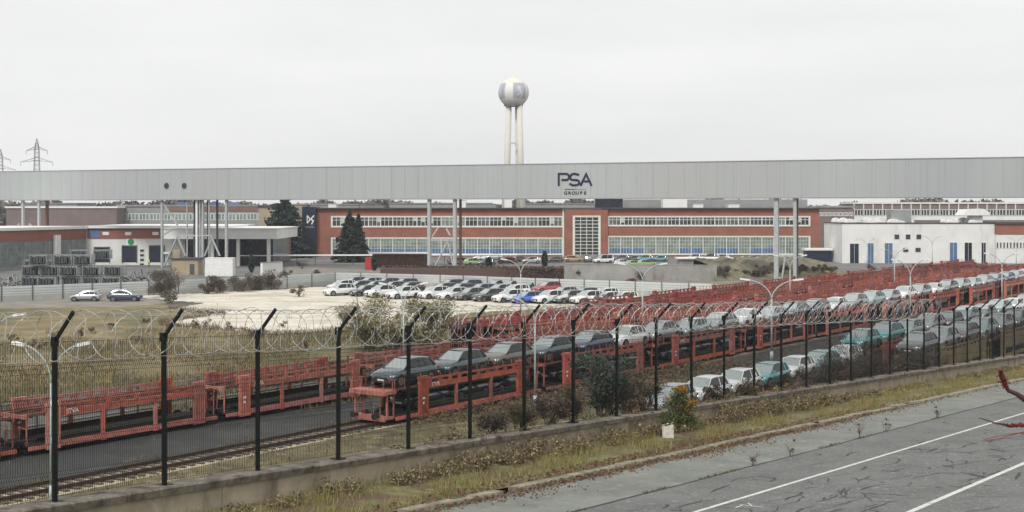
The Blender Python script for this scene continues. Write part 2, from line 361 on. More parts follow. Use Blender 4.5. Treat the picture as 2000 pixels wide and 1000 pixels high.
# ------------------------------------------------------------------ ground
def sheet_px(name, pts, z, m, jit=0.):
    if jit:
        q = []; rj = random.Random(len(pts))
        for i, a in enumerate(pts):
            b = pts[(i+1)%len(pts)]; n = max(1, int(abs(a[0]-b[0])/9+abs(a[1]-b[1])/5))
            for k in range(n): f = k/n; q.append((a[0]+(b[0]-a[0])*f+rj.uniform(-1,1)*jit*3, a[1]+(b[1]-a[1])*f+rj.uniform(-1,1)*jit))
        pts = q
    mb = MB(); mb.add([G(x,y,z) for x,y in pts], [tuple(range(len(pts)))]); return struct(name, mb, m)
def sheet(name, pts, m):
    mb = MB(); mb.add(pts, [tuple(range(len(pts)))]); return struct(name, mb, m)
TD = .71                                    # tracks: X = TD*Y + c
TU = Vector((TD,1,0)).normalized(); TN = Vector((-TU.y,TU.x,0)); TROT = math.atan2(TU.y, TU.x)
def TP(c, Y, z=0, off=0): v = Vector((TD*Y+c, Y, z)); return v-TN*off   # off > 0: toward the viewer
def band(name, c0, c1, Y0, Y1, z, m, n=1): return sheet(name, [TP(c0,Y0,z),TP(c1,Y0,z),TP(c1,Y1,z),TP(c0,Y1,z)], m)

sheet('ground', [(-1300,-60,0),(1300,-60,0),(1300,1700,0),(-1300,1700,0)], M_yard)
sheet_px('field', [(-500,592),(300,590),(330,598),(520,600),(700,600),(880,604),(1120,604),(700,700),(300,745),(-500,850)], .004, M_field)
sheet_px('dirt_road', [(-500,584),(280,579),(330,592),(240,600),(-500,606)], .008, M_dirt, .5)
sheet_px('concrete_apron', [(250,579),(560,564),(655,559),(860,560),(1420,572),(1420,590),(1180,601),(1010,606),(900,612),(860,630),(690,642),(540,652),(420,641),(310,631),(440,611),(330,604),(400,592)], .012, M_apron, .9)
sheet('factory_yard', [(-150,225,.004),(150,225,.004),(210,420,.004),(-210,420,.004)], M_fyard)
sheet_px('works_ground', [(560,557),(660,551),(1000,560),(1400,574),(1500,520),(560,520)], .008, M_dirt)
band('asphalt_lane', -79., -67.2, 20, 420, .006, M_lane)
band('shadow_dark_lane', -62.4, -49.5, 101, 330, .008, M_lane)  # dark asphalt sheet, also standing in for black shadow between the trains
band('strip_of_grass', -63.2, -33, 20, 320, .004, M_strip)

TRACKS = {'T0': -40., 'T1': -46., 'T2': -65., 'T3': -76.2, 'T4': -81., 'T5': -86.5, 'T6': -92., 'T7': -97.5}
for k, c in TRACKS.items():
    Y0 = {'T0':92,'T1':70,'T2':22,'T3':40,'T4':92,'T5':96,'T6':106,'T7':134}[k]; Y1 = 330
    if k not in ('T3',):
        band('ballast_bed', c-1.9, c+1.9, Y0, Y1, .009 if k == 'T2' else .008, M_ballast if k == 'T2' else M_ballast2)
    rt = bpy.data.objects.new('railway_track', None); C.objects.link(rt); rt.location = TP(c, Y0); rt.rotation_euler = (0,0,TROT); rt['kind'] = 'structure'
    L = (Y1-Y0)*math.hypot(TD,1)
    for sy in (-.75,.75):
        MB().box((0,sy-.035,.10),(L,sy+.035,.24)).box((0,sy-.075,.06),(L,sy+.075,.10)).build('rail', M_rail, rt)
    sl = MB()
    n = int(min(L, 90)/.62) if k == 'T2' else int(min(L, 40)/.62)
    for i in range(n): sl.box((i*.62,-1.25,.012),(i*.62+.24,1.25,.075))
    if k != 'T3':
        so = sl.build('sleepers', M_sleep, rt); so['kind'] = 'stuff'

# ------------------------------------------------------------------ ramp road, verge, wall (lines X = RD*Y + c, z = H - h - RS*Y)
RD, RS = .684, .0646
RU = Vector((RD,1,-RS)).normalized(); RUh = Vector((RD,1,0)).normalized(); RNh = Vector((-RUh.y,RUh.x,0))
RROT = math.atan2(RUh.y, RUh.x)
def RP(c, Y, h): return Vector((RD*Y+c, Y, H-h-RS*Y))
YA, YB = 2., 130.
def ribbon(name, prof, m, Y0=YA, Y1=YB, kind='structure', n=1, closed=False):
    mb = MB(); rows = [[RP(c, Y0+(Y1-Y0)*i/n, h) for c, h in prof] for i in range(n+1)]
    mb.grid(rows, m, closed); return tag(mb.build(name, m), kind=kind)
HR = 4.57
ribbon('road', [(-17.75,HR),(9.5,HR)], M_asph)
ribbon('pavement', [(-20.75,HR-.03),(-17.75,HR-.002)], M_asph2)
ribbon('verge', [(-24.0,4.30),(-23.2,4.36),(-22,4.42),(-20.95,4.44)], M_verge)
ribbon('embankment', [(-24.6,4.9),(-26.5,7.0),(-33,12.9)], M_strip, 2, 60)
# lower part of the bank fades into the yard
mbk = MB(); rows = []
for i in range(13):
    Y = 60+i*70/12; zt = H-4.9-RS*Y; rows.append([RP(-24.6,Y,4.9), Vector((RD*Y-24.6-max(0.2,zt)*1.5, Y, .003))])
mbk.grid(rows); struct('bank', mbk, M_strip)
mbk = MB(); rows = []
for i in range(9):
    Y = 2+i*128/8; zt = H-HR-RS*Y; rows.append([RP(9.5,Y,HR+.002), RP(11.5,Y,HR+.1), Vector((RD*Y+11.5+max(.2,zt)*2, Y, .003))])
mbk.grid(rows); struct('slope', mbk, M_verge)
# painted lines and tar seam, 4 mm above
def road_line(name, c, wdt, m, Y0=YA, Y1=YB, dz=.004, wob=0.):
    mb = MB(); n = int((Y1-Y0)/.8); rows = []; o = 0
    for i in range(n+1):
        Y = Y0+(Y1-Y0)*i/n; o = o*.85+random.uniform(-wob,wob)
        rows.append([RP(c-wdt/2+o,Y,HR-dz), RP(c+wdt/2+o*.6+random.uniform(-wob,wob)*.4,Y,HR-dz)])
    mb.grid(rows); return struct(name, mb, m)
road_line('road_marking', -15.2, .135, M_line, wob=.006); road_line('road_marking', -10.72, .17, M_line, wob=.003)
road_line('tar_seam', -17.75, .09, M_crack, dz=.006, wob=.03)
mb = MB()
for (xa,ya,xb,yb) in ((1436,992,1452,986),(1446,986,1492,991),(1461,983,1470,989)):
    q = []
    for x, y in ((xa,ya),(xb,yb)):
        k = K(x); v_ = (y-HY)/F-RS; Y = HR/v_; q.append(Vector((k*Y, Y, H-HR-RS*Y+.004)))
    d = (q[1]-q[0]).normalized(); nn = Vector((-d.y,d.x,0))*.02; mb.add([q[0]-nn,q[0]+nn,q[1]+nn*.6,q[1]-nn*.6], [(0,1,2,3)])
tag(mb.build('road_marking', M_line), kind='structure')
# tar-filled cracks on the near lanes: wandering strips
mb = MB(); rr = random.Random(3)
for i in range(560):
    c = rr.uniform(-17,-6) if i%3 else rr.uniform(-14.6,-10); Y = rr.uniform(15,46) if i < 430 else rr.uniform(20,80); a = rr.choice([rr.uniform(-.35,.35), rr.uniform(.5,2.6)]); n = rr.randint(3,9); wd = rr.choice([rr.uniform(.02,.045), rr.uniform(.04,.09), rr.uniform(.05,.10)])
    pts = []
    for k in range(n):
        pts.append((c,Y)); a += rr.uniform(-.5,.5); st = rr.uniform(.12,.32); c += math.sin(a)*st; Y += math.cos(a)*st
    rows = []
    for k, (c_,Y_) in enumerate(pts):
        q = wd*(1-abs(2*k/(n-1)-1)**2*.8)
        rows.append([RP(c_-q/2,Y_-q*.2,HR-.0035), RP(c_+q/2,Y_+q*.2,HR-.0035)])
    mb.grid(rows)
tag(mb.build('tar_cracks', M_crack), kind='structure')
# kerb: individual worn stones in one kerb line
mb = MB(); Y = 8.; rr = random.Random(5)
while Y < 128:
    L = rr.uniform(.75,.85); dc = rr.uniform(-.03,.03); dh = rr.uniform(-.02,.025)
    a = [RP(-20.95+dc,Y,4.42+dh), RP(-20.70+dc,Y,4.44+dh), RP(-20.66+dc,Y,4.66), RP(-20.95+dc,Y,4.70)]
    b = [RP(-20.95+dc,Y+L-.02,4.42+dh), RP(-20.70+dc,Y+L-.02,4.44+dh), RP(-20.66+dc,Y+L-.02,4.66), RP(-20.95+dc,Y+L-.02,4.70)]
    if rr.random() < .93: mb.grid([a,b], None, True); mb.add(a, [(0,1,2,3)]); mb.add(b, [(0,1,2,3)])
    Y += L*.825
struct('kerb', mb, M_kerb)
# retaining wall with stained cap
wall = thing('retaining_wall', 'low stained concrete retaining wall carrying the dark mesh fence beside the road', 'wall', RP(-24.35,23.7,4.5))
def wall_local(o): o.parent = wall; o.location = -wall.location; return o
mb = MB(); Y = 2.; rr = random.Random(9)
while Y < 128:
    L = 5.0*.825; dx = rr.uniform(-.01,.012)
    pr = [(-24.58,3.875),(-24.12+dx,3.875),(-24.10+dx,5.2),(-24.58,5.2)]
    a = [RP(c,Y,h) for c,h in pr]; b = [RP(c,Y+L-.02,h) for c,h in pr]
    mb.grid([a,b], None, True); mb.add(a, [(0,1,2,3)]); mb.add(b, [(0,1,2,3)]); Y += L
wall_local(mb.build('wall_face', M_conc))
mb = MB(); Y = 2.
while Y < 128:
    L = 2.5*.825; dz = rr.uniform(-.012,.012); dx = rr.uniform(-.015,.015); e = rr.uniform(.005,.03)
    pr = [(-24.66+dx,3.71+dz),(-24.05+dx,3.715+dz),(-24.00+dx,3.75+dz),(-24.02+dx,3.872),(-24.66+dx,3.872)]
    a = [RP(c,Y,h) for c,h in pr]; b = [RP(c,Y+L-e,h) for c,h in pr]
    mb.grid([a,b], None, True); mb.add(a, [tuple(range(5))]); mb.add(b, [tuple(range(5))]); Y += L
wall_local(mb.build('coping', M_cap))

# ------------------------------------------------------------------ security fence: posts, mesh panels
HP, DY = 2.92, 2.065
PY = [23.7+DY*(k-1) for k in range(-1, 37)]
fence = thing('security_fence', 'dark mesh security fence with outward cranked posts on the retaining wall', 'fence', RP(-24.35,23.7,3.71), RROT)
# local frame: +x along the fence on plan, +y toward the yard; sloped by shear
SL = -RS/math.hypot(RD,1)
post_mb = MB(); hw = .036
post_mb.box((-hw,-hw,-.01),(hw,hw,HP)).box((-.13,-.13,0),(.13,.13,.015))
post_mb.bar((0,.02,HP-.08),(.0,-.52,HP+.50),.042,.06); post_mb.box((-.048,-.05,HP-.14),(.048,.07,HP+.03))
def fpos(Y): return Vector(((Y-23.7)*math.hypot(RD,1), 0, -(Y-23.7)*RS))
post0 = None
for i, Y in enumerate(PY):
    if post0 is None: post0 = post_mb.build('fence_post', M_fence, fence); o = post0
    else: o = post0.copy(); C.objects.link(o)
    o.location = fpos(Y)+Vector((0,0,random.uniform(-.015,.015))); o.rotation_euler = (random.uniform(-.008,.008), random.uniform(-.006,.006), 0)
# panel of vertical wires with V folds
PL = DY*math.hypot(RD,1); mb = MB(); wr = .0027
lev = [(.08,0),(.36,0),(.44,.055),(.52,0),(1.02,0),(1.10,.055),(1.18,0),(1.68,0),(1.76,.055),(1.84,0),(2.28,0),(2.36,.055),(2.44,0),(2.84,0)]
nw = int(PL/.05)
for i in range(nw+1):
    x = .03+i*(PL-.06)/nw
    rows = [[(x-wr,y-wr,z+x*SL),(x+wr,y-wr,z+x*SL),(x+wr,y+wr,z+x*SL),(x-wr,y+wr,z+x*SL)] for z, y in lev]
    mb.grid(rows, None, True)
for z, y in lev:
    mb.bar((.03,y,z+.03*SL),(PL-.03,y,z+(PL-.03)*SL),.006,.006)
p0 = None
for Y in PY[:-1]:
    if p0 is None: p0 = mb.build('mesh_panel', M_fence, fence, fix=False); o = p0
    else: o = p0.copy(); C.objects.link(o)
    o.location = fpos(Y)+Vector((0,.062,0))
# razor wire coil on the cranked arms
coil = thing('razor_wire_coil', 'coil of shiny barbed razor wire strung along the cranked fence tops', 'razor wire', RP(-24.35,23.7,3.71-HP), RROT)
mb = MB(); bv = []; Lc = (66-14)*math.hypot(RD,1); x0 = -9.7*math.hypot(RD,1); pitch = .37; turns = int(Lc/pitch); ph = 0.; pts = []
jr = [random.uniform(.40,.48) for _ in range(turns+2)]; jz = [random.uniform(-.05,.05) for _ in range(turns+2)]; jx = [random.uniform(-.09,.09) for _ in range(turns+2)]
SEG = 22
for k in range(turns*SEG):
    t = k/SEG; i = int(t); f = t-i; r = jr[i]*(1-f)+jr[i+1]*f; dz = jz[i]*(1-f)+jz[i+1]*f; dxx = jx[i]*(1-f)+jx[i+1]*f
    a = 2*PI*f; xx = x0+t*pitch+dxx+.10*math.sin(a)
    # alternate turns clipped together as in a concertina
    xx += .10*math.cos(2*a)*(1 if i%2 else -1)
    pts.append(Vector((xx, -.12+r*math.cos(a), .03+dz+r*math.sin(a)+xx*SL)))
mb.tube(pts, .0065, 4, cap=False)
for k in range(0, len(pts)-1, 2):
    p = pts[k]; d = (pts[k+1]-p).normalized(); s_ = d.cross(Vector((1,0,0))).normalized()
    q = p+(pts[k+1]-p)*random.random()
    mb.add([q-d*.03-s_*.015, q+s_*.018, q+d*.03-s_*.015, q-s_*.015+Vector((.012,0,0))], [(0,1,2,3)])
mb.build('coil_wire', M_razor, coil, fix=False)
for yy, zz in ((-.12,.46),(-.42,.40),(-.1,-.40)):
    pp = [Vector((x0+j*2.5, yy, zz+(x0+j*2.5)*SL-.03*math.sin(j*PI/2)**2)) for j in range(int(Lc/2.5)+1)]
    MB().tube(pp, .005, 4).build('line_wire', M_razor, coil, fix=False)

# ------------------------------------------------------------------ double-arm lamp posts
def lamp_proto():
    t = thing('street_lamp', 'x', 'street lamp', (0,0,0), 0, 'double-arm lamp posts in the rail yard')
    MB().tube([(0,0,0),(0,0,.9)],[.12,.12],10).tube([(0,0,.9),(0,0,5.35)],[.085,.06],10).build('pole', M_lampg, t, smooth=True)
    for s in (-1,1):
        pts = [(s*2.1*(1-math.cos(a))/1., 0, 5.3+1.75*math.sin(a)**1.0) for a in [i*PI/2/9*.86 for i in range(10)]]
        mx_ = pts[-1][0]; pts = [(p[0]*1.5/abs(mx_), 0, p[2]) for p in pts]
        MB().tube(pts, .045, 8).build('arm', M_lampg, t, smooth=True)
        e = Vector(pts[-1]); d = (e-Vector(pts[-2])).normalized(); d = Vector((d.x,0,max(.12,d.z*.6))).normalized()
        hb = MB(); q = e+d*.62; hb.bar(e-d*.05, q, .28, .13, M_white); hb.bar(e-d*.15, e+d*.1, .13, .15, M_lampg); hb.bar(e+d*.15-Vector((0,0,.08)), q-d*.06-Vector((0,0,.08)), .2, .05, M_lamp)
        hb.build('lamp_head', M_lampg, t)
    return t
# lamps: (photo column, distance, label)
LAMPS = [(100,58,'pale double-arm lamp close behind the fence beside the empty red wagons'), (1045,85.4,'grey double-arm lamp standing between the loaded train and the fence'),
 (1507,112,'double-arm lamp beside the parked row of white and teal cars'), (788,103,'double-arm lamp among the olive bushes behind the loaded train'),
 (1255,136,'double-arm lamp rising from the red wagons in front of the concrete wall'), (1017,154,'double-arm lamp beside the blue car of the pale car park'),
 (1778,143,'double-arm lamp between the loaded train and the grey cars by the fence'), (1543,166,'double-arm lamp among the wagons in front of the bridge tower'),
 (1747,193,'double-arm lamp among the empty wagons with the white building behind'), (1694,262,'lamp post in front of the blue door of the white building'),
 (1821,268,'lamp post in front of the small windows of the white building'), (1957,162,'double-arm lamp behind the far end of the loaded train'),
 (-20,75,'lamp post cut by the photo edge with one arm over the coil'), (1985,262,'distant lamp before the brick end of the white building')]
lp = None
for i, (x, Y, lb) in enumerate(LAMPS):
    v = Vector((K(x)*Y, Y, 0))
    if lp is None:
        lp = lamp_proto(); lp.location = v; lp['label'] = lb; lp.scale = (.80,1,1)
    else: o = dup(lp, v, random.uniform(-.25,.25), lb); o.scale = ((1,1.0,1.25,.9,1.2,1.1,.95,1,1,1.05,1.1,1,1,1)[i],1,random.uniform(.97,1.05))

# ------------------------------------------------------------------ cars
def car_proto(kind, nm):
    """local frame: +x is the nose, z=0 on the ground"""
    suv = kind == 'suv'; van = kind == 'van'
    L = 4.6 if suv else (4.8 if van else 4.3); W = .94 if suv else (.98 if van else .91); HH = 1.68 if suv else (2.1 if van else 1.54)
    h = L/2; belt = 1.06 if suv else (1.12 if van else .96); hood = 1.02 if suv else (1.05 if van else .92); zb = .20
    t = thing('parked_car', 'x', 'car')
    # lower body lofted along x : (x, half width factor, top z, bottom z)
    st = [(-h,.80,belt-.28,.42),(-h+.06,.90,belt-.10,.34),(-h+.22,.97,belt-.02,.26),(-h+.8,1.,belt,zb),(-.4,1.,belt-.01,zb),(.35*h,1.,belt-.02,zb),(.47*h,.995,hood+.03,zb),(.70*h,.985,hood-.055,zb),(.86*h,.95,hood-.135,.22),(.95*h,.89,hood-.22,.24),(.99*h,.80,hood-.32,.28),(h,.70,.55,.36)]
    rows = []
    for x, wf, zt, zz in st:
        y = W*wf; half = [(0,zz),(.72*y,zz),(.95*y,zz+.07),(y,zz+.5*(zt-zz)),(.985*y,zz+.78*(zt-zz)),(.90*y,zt-.02),(.55*y,zt+.015),(0,zt+.03)]
        rows.append([(x,a,b) for a,b in half]+[(x,-a,b) for a,b in half[-2:0:-1]])
    body = MB(); body.grid(rows, None, True)
    n = len(rows[0])
    body.add(rows[0], [tuple(range(n))]); body.add(rows[-1], [tuple(range(n))[::-1]])
    # roof and pillars
    xf0 = .46*h; xf1 = .10*h if not van else .22*h; xr1 = (-.70*h if suv else (-.76*h if not van else -.93*h)); xr0 = -.95*h
    yb = W*.90; yr = W*.66 if not van else W*.80
    def roofz(x):
        u = (x-xr1)/(xf1-xr1); return HH-.03-.05*(2*u-1)**2-(.05*(1-u)**2 if suv else .02*(1-u)**2)
    xs = [xr1+(xf1-xr1)*i/6 for i in range(7)]
    def rrow(x, dz=0., inset=0.):
        z = roofz(x)+dz; return [(x,-yr+inset,z-.06),(x,-yr*.82,z-.015),(x,-yr*.4,z),(x,yr*.4,z),(x,yr*.82,z-.015),(x,yr-inset,z-.06)]
    top = [rrow(x) for x in xs]; bot = [[(a,b,c-.05) for a,b,c in r_] for r_ in top]
    body.grid(top); body.grid(bot)
    edge = lambda r_: list(r_)
    body.grid([top[0],bot[0]]); body.grid([top[-1],bot[-1]]); body.grid([[r_[0] for r_ in top],[r_[0] for r_ in bot]]); body.grid([[r_[-1] for r_ in top],[r_[-1] for r_ in bot]])
    zf = roofz(xf1)-.05; zr = roofz(xr1)-.05
    xb = (xf1+xr1)/2+.05
    for s in (-1,1):
        body.tube([(xf0,s*yb*.985,hood+.02),(xf1,s*(yr-.005),zf)],[.034,.03],6)
        body.tube([(xr0+.25,s*yb*.98,belt),(xr1,s*(yr+.01),zr)],[.10,.05],6)
        body.tube([(xb+.03,s*yb*1.0,belt),(xb-.05,s*(yr+.012),roofz(xb)-.06)],[.03,.028],6)
        body.tube([(xr1+.35,s*yb*1.0,belt),(xr1+.3,s*(yr+.012),zr)],[.045,.035],6)
    bo = body.build('body', PAINT['white'], t, smooth=True); bo['paint'] = 1
    es = bo.modifiers.new('edges', 'EDGE_SPLIT'); es.split_angle = R(50)
    # glass: windscreen, rear window, side windows
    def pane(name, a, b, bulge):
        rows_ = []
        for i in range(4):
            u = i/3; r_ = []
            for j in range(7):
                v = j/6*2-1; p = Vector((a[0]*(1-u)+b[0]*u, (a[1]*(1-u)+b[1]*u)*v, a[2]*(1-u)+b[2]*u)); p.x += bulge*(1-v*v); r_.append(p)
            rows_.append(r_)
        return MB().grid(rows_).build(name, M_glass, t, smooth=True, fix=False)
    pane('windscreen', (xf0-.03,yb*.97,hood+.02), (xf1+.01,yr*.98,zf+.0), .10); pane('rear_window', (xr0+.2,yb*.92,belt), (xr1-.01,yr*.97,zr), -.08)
    for s in (-1,1):
        rr_ = []
        for u in (0,.5,1):
            rr_.append([(( xr0+.25)*(1-u)+xr1*u, s*(yb*.98*(1-u)+yr*u), belt*(1-u)+(zr)*u)]+[((xr0+.25+(xf0-xr0-.25)*k/6)*(1-u)+(xs[k])*u, s*(yb*.98*(1-u)+(yr)*u+.012*math.sin(PI*u)), (belt)*(1-u)+(roofz(xs[k])-.055)*u) for k in range(1,6)]+[(xf0*(1-u)+xf1*u, s*(yb*.98*(1-u)+yr*u), (hood+.02)*(1-u)+zf*u)])
        MB().grid(rr_).build('side_window', M_sglass, t, smooth=True, fix=False)
        MB().box((xf0-.30,s*(yb+.02)-.0,hood+.03),(xf0-.16,s*(yb+.24),hood+.18)).build('mirror', PAINT['white'], t)['paint'] = 1
        # headlight, tail light
        mbx = MB(); mbx.add([(.97*h,s*.84*W*.62,.70),(.90*h+.02,s*.925*W,.76),(.84*h,s*.965*W,.80),(.86*h,s*.945*W,.70),(.93*h,s*.915*W,.64),(.985*h,s*.80*W*.7,.63)],[(0,1,4,5),(1,2,3,4)])
        mbx.v = [(a+.025,b*1.012,c) for a,b,c in mbx.v]; mbx.build('headlight', M_lamp, t)
        MB().box((-h-.005,s*.52*W,belt-.26),(-h+.16,s*.93*W,belt-.12)).build('tail_light', M_tail, t)
    g = MB(); g.box((.965*h,-.52*W,.34),(h+.012,.52*W,.60)); g.build('grille', M_black, t)
    MB().box((h+.012,-.26,.40),(h+.022,.26,.50)).build('number_plate', M_letter, t)
    # sill cladding
    cl = MB()
    for s in (-1,1): cl.box((-h+.5,s*(W-.03) if s>0 else -W-.012,.19),(h-.6,W+.012 if s>0 else -(W-.03),.36))
    cl.build('sill_trim', M_black, t)
    # wheels with dark arch ring
    rw = .36 if suv else .345; wb = .61*h
    wm = MB()
    for k, (r0, r1, y0, m_) in enumerate(((rw+.055,0,.0,M_black),)):
        wm.tube([(0,-.10,0),(0,.006,0)], rw+.055, 20, M_black)
    wm.tube([(0,-.09,0),(0,.02,0)], rw, 20, M_tyre); wm.tube([(0,.0,0),(0,.026,0)], rw*.66, 16, M_rim); wm.tube([(0,.0,0),(0,.03,0)], rw*.16, 8, M_tyre)
    for k in range(5):
        a = 2*PI*(k+.5)/5; wm.bar((math.cos(a)*rw*.25,.028,math.sin(a)*rw*.25),(math.cos(a)*rw*.58,.028,math.sin(a)*rw*.58),.06,.006, M_black, up=(0,1,0))
    w0 = None
    for sx in (-1,1):
        for s in (-1,1):
            o = wm.build('wheel', None, t) if w0 is None else w0.copy()
            if w0 is None: w0 = o
            else: C.objects.link(o)
            o.location = (sx*wb+(.04*h if sx>0 else 0), s*(W-.005), rw-.01); o.rotation_euler = (0,0,0 if s>0 else PI)
    return t
PROTO = {k: car_proto(k, k) for k in ('suv','hatch','van')}
USED = set()
def car(kind, colour, loc, rz, label, group, sc=1.):
    p = PROTO[kind]
    assert label not in USED, label
    USED.add(label)
    o = dup(p, loc, rz, label, group, PAINT[colour])
    if kind == 'van': o.name = 'parked_van'; o['category'] = 'van'
    if sc != 1.: o.scale = (sc,sc,sc)
    return o

# ------------------------------------------------------------------ car-carrier wagons
FD = 1.15
UD, LD = 2.10, .55                         # upper and lower deck heights
def wagon_proto(p, b, m, label, letters=True, flat=False, slots=True, dark=True):
    L = 2*p+b
    t = thing('car_carrier_wagon', label, 'railway wagon')
    mb = MB(); mb.box((.25,-1.05,.28),(L-.25,1.05,.46)).box((0,-.25,.42),(L,.25,.62))
    for xx in (.05,L-.05):
        for s in (-.85,.85): mb.tube([(xx-.12,s,.62),(xx+.12,s,.62)], .17, 10)
    for xx in (p*.4+.2, L*.33, L*.6, L-p*.4-.2): mb.box((xx-.5,-1.2,.12),(xx+.5,1.2,.3))
    mb.box((p+.6,-1.15,.14),(p+b-.6,1.15,.30)); mb.build('underframe', M_under, t)
    if flat: LDk = FD
    else: LDk = LD
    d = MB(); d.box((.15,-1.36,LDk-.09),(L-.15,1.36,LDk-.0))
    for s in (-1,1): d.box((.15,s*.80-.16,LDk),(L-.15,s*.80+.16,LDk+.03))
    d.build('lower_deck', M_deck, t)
    for xx in (1.35, L-1.35):
        ws = MB()
        for s in (-.75,.75): ws.tube([(xx,s-.06,.42),(xx,s+.06,.42)], .40, 16)
        ws.tube([(xx,-1.,.42),(xx,1.,.42)], .08, 8)
        for s in (-1.02,1.02): ws.box((xx-.55,s-.06,.28),(xx+.55,s+.06,.52))
        ws.build('wheelset', M_under, t)
    for s in (-1,1): MB().box((p+.2,s*1.49-.125,1.3),(p+.44,s*1.49+.125,1.42)).box((p+.22,s*1.49-.126,1.0),(p+.38,s*1.49+.126,1.14)).build('data_plate', M_letter, t) if letters and not flat else None
    if flat:
        for s in (-1.38,1.38):
            r_ = MB(); r_.box((.15,s-.05,FD-.34),(L-.15,s+.05,FD+.06))
            for i in range(int(L/2)): r_.box((.6+i*2,s-.03,FD+.06),(.7+i*2,s+.03,FD+.3))
            r_.build('side_beam', m, t)
        return t, L
    u = MB(); u.box((.3,-1.30,UD-.07),(L-.3,-.42,UD)).box((.3,.42,UD-.07),(L-.3,1.30,UD))
    for i in range(int(L/.9)): u.box((.5+i*.9,-1.3,UD-.14),(.58+i*.9,1.3,UD-.071))
    for s in (-1,1):
        for q in (.44,1.16): u.box((.3,s*q-.025,UD),(L-.3,s*q+.025,UD+.06))
    u.build('upper_deck', M_wred, t)
    for s in (-1,1):
        y0, y1 = s*1.46-.045, s*1.46+.045
        sb = MB(); sb.box((p,y0,1.92),(p+b,y1,2.22)).box((p,y0,2.42),(p+b,y1,2.54))
        n = int(b/.98); 
        for i in range(n+1):
            xx = p+.1+(b-.2)*i/n; sb.box((xx-.17,y0+.004,2.22),(xx+.17,y1-.004,2.42))
        sb.box((p,y0-.02,1.90),(p+b,y1+.02,1.95))
        if not slots: sb.box((p+.2,y0-.01,1.1),(p+b-.2,y1+.01,1.9))
        # fence bars standing on the beam
        for i in range(0,n+1):
            xx = p+.3+(b-.6)*i/n; sb.tube([(xx,s*1.40,2.5),(xx,s*1.34,2.86)], .022, 4)
        sb.build('side_beam', m, t)
        lb = MB(); lb.box((.2,y0-.01,.30),(L-.2,y1+.01,.50)); lb.box((p,y0-.003,.50),(p+b,y1+.003,.60)); lb.build('sole_bar', m, t)
        if dark and s > 0: MB().box((p+.05,s*1.40-.012,LD+.02),(p+b-.05,s*1.40+.012,1.9)).build('opening_shade_panel', M_deck, t)  # solid dark panel added on the far side to blacken the openings
        MB().box((p+.3,s*1.39-.015,LD+.02),(p+b-.3,s*1.39+.015,LD+.34)).build('guard_board', M_under, t)
        gr = MB()
        for z in (.82,.98): gr.box((p+.8,s*1.42-.02,z),(p+b-.8,s*1.42+.02,z+.05))
        gr.box((p+.8,s*1.42-.02,1.78),(p+b-.8,s*1.42+.02,1.83)); gr.build('guard_rail', M_steel, t)
        for x0 in (p-.02, p+b-.78):
            c = MB(); c.box((x0,s*1.49-.07,.22),(x0+.80,s*1.49+.07,2.66))
            for i in range(5): c.box((x0+.06+i*.155,s*1.49-.115,.5),(x0+.12+i*.155,s*1.49+.115,2.5))
            c.box((x0-.03,s*1.49-.12,2.52),(x0+.83,s*1.49+.12,2.7)).box((x0-.02,s*1.49-.12,.22),(x0+.82,s*1.49+.12,.34)).box((x0+.74,s*1.49-.125,.3),(x0+.80,s*1.49+.125,2.6))
            c.build('end_column', m, t)
        for k in (1,2):
            xx = p+b*k/3; MB().box((xx-.11,s*1.47-.075,.25),(xx+.11,s*1.47+.075,1.93)).box((xx-.16,s*1.47-.08,.25),(xx+.16,s*1.47+.08,.5)).build('post', m, t)
        if letters:
            o = text_mesh('STVA', .34, M_letter, 'lettering', .004, t)
            o.location = (p+1.6,-1.46-.054,2.08) if s < 0 else (p+1.6,1.46+.054,2.08); o.rotation_euler = (R(90),0,0 if s < 0 else PI)
    for xx, d_ in ((.25,1),(L-.25,-1)):
        e = MB()
        for s in (-1.2,1.2):
            e.tube([(xx,s,.6),(xx,s,1.35),(xx+d_*.02,s*.8,1.42),(xx+d_*.02,s*.5,1.42),(xx,s*.45,.6)], .03, 5); e.box((xx-.03,s-.04,.5),(xx+.03,s+.04,UD))
            e.tube([(xx,s*1.08,UD),(xx,s*1.08,UD+.62),(xx+d_*.9,s*1.08,UD+.62),(xx+d_*.9,s*1.08,UD)], .025, 5)
        e.box((xx-.05,-1.3,UD-.2),(xx+.05,1.3,UD-.0)); e.build('end_rail', m, t)
    return t, L
WA, LA = wagon_proto(2.3, 11.1, M_wagon, 'x'); WB, LB = wagon_proto(1.25, 10.8, M_wagon, 'x', dark=False); WC, LC = wagon_proto(2.3, 11.1, M_wagon2, 'x', False); WD, LDn = wagon_proto(2.3, 11.1, M_wagon, 'x', False, True); WE, LE = wagon_proto(2.3, 11.1, M_wagon3, 'x', False, False, False)
used_w = set()
def rake(proto, L, c, Yn, n, lab, group, skip=()):
    res = []
    for i in range(n):
        s = i*(L+.35); pos = TP(c, Yn)+TU*s
        if pos.y > 330: break
        o = dup(proto[i%len(proto)] if isinstance(proto, list) else proto, pos, TROT, lab(i), group, skip=skip); res.append(o)
    return res
Y2 = 78.0
Y_t2 = Y2+2.0
r2 = rake(WA, LA, -65, Y_t2, 11, lambda i: 'red wagon carrying cars on top, %s from the near end of the loaded train' % ORD[i], 'wagons of the loaded train')
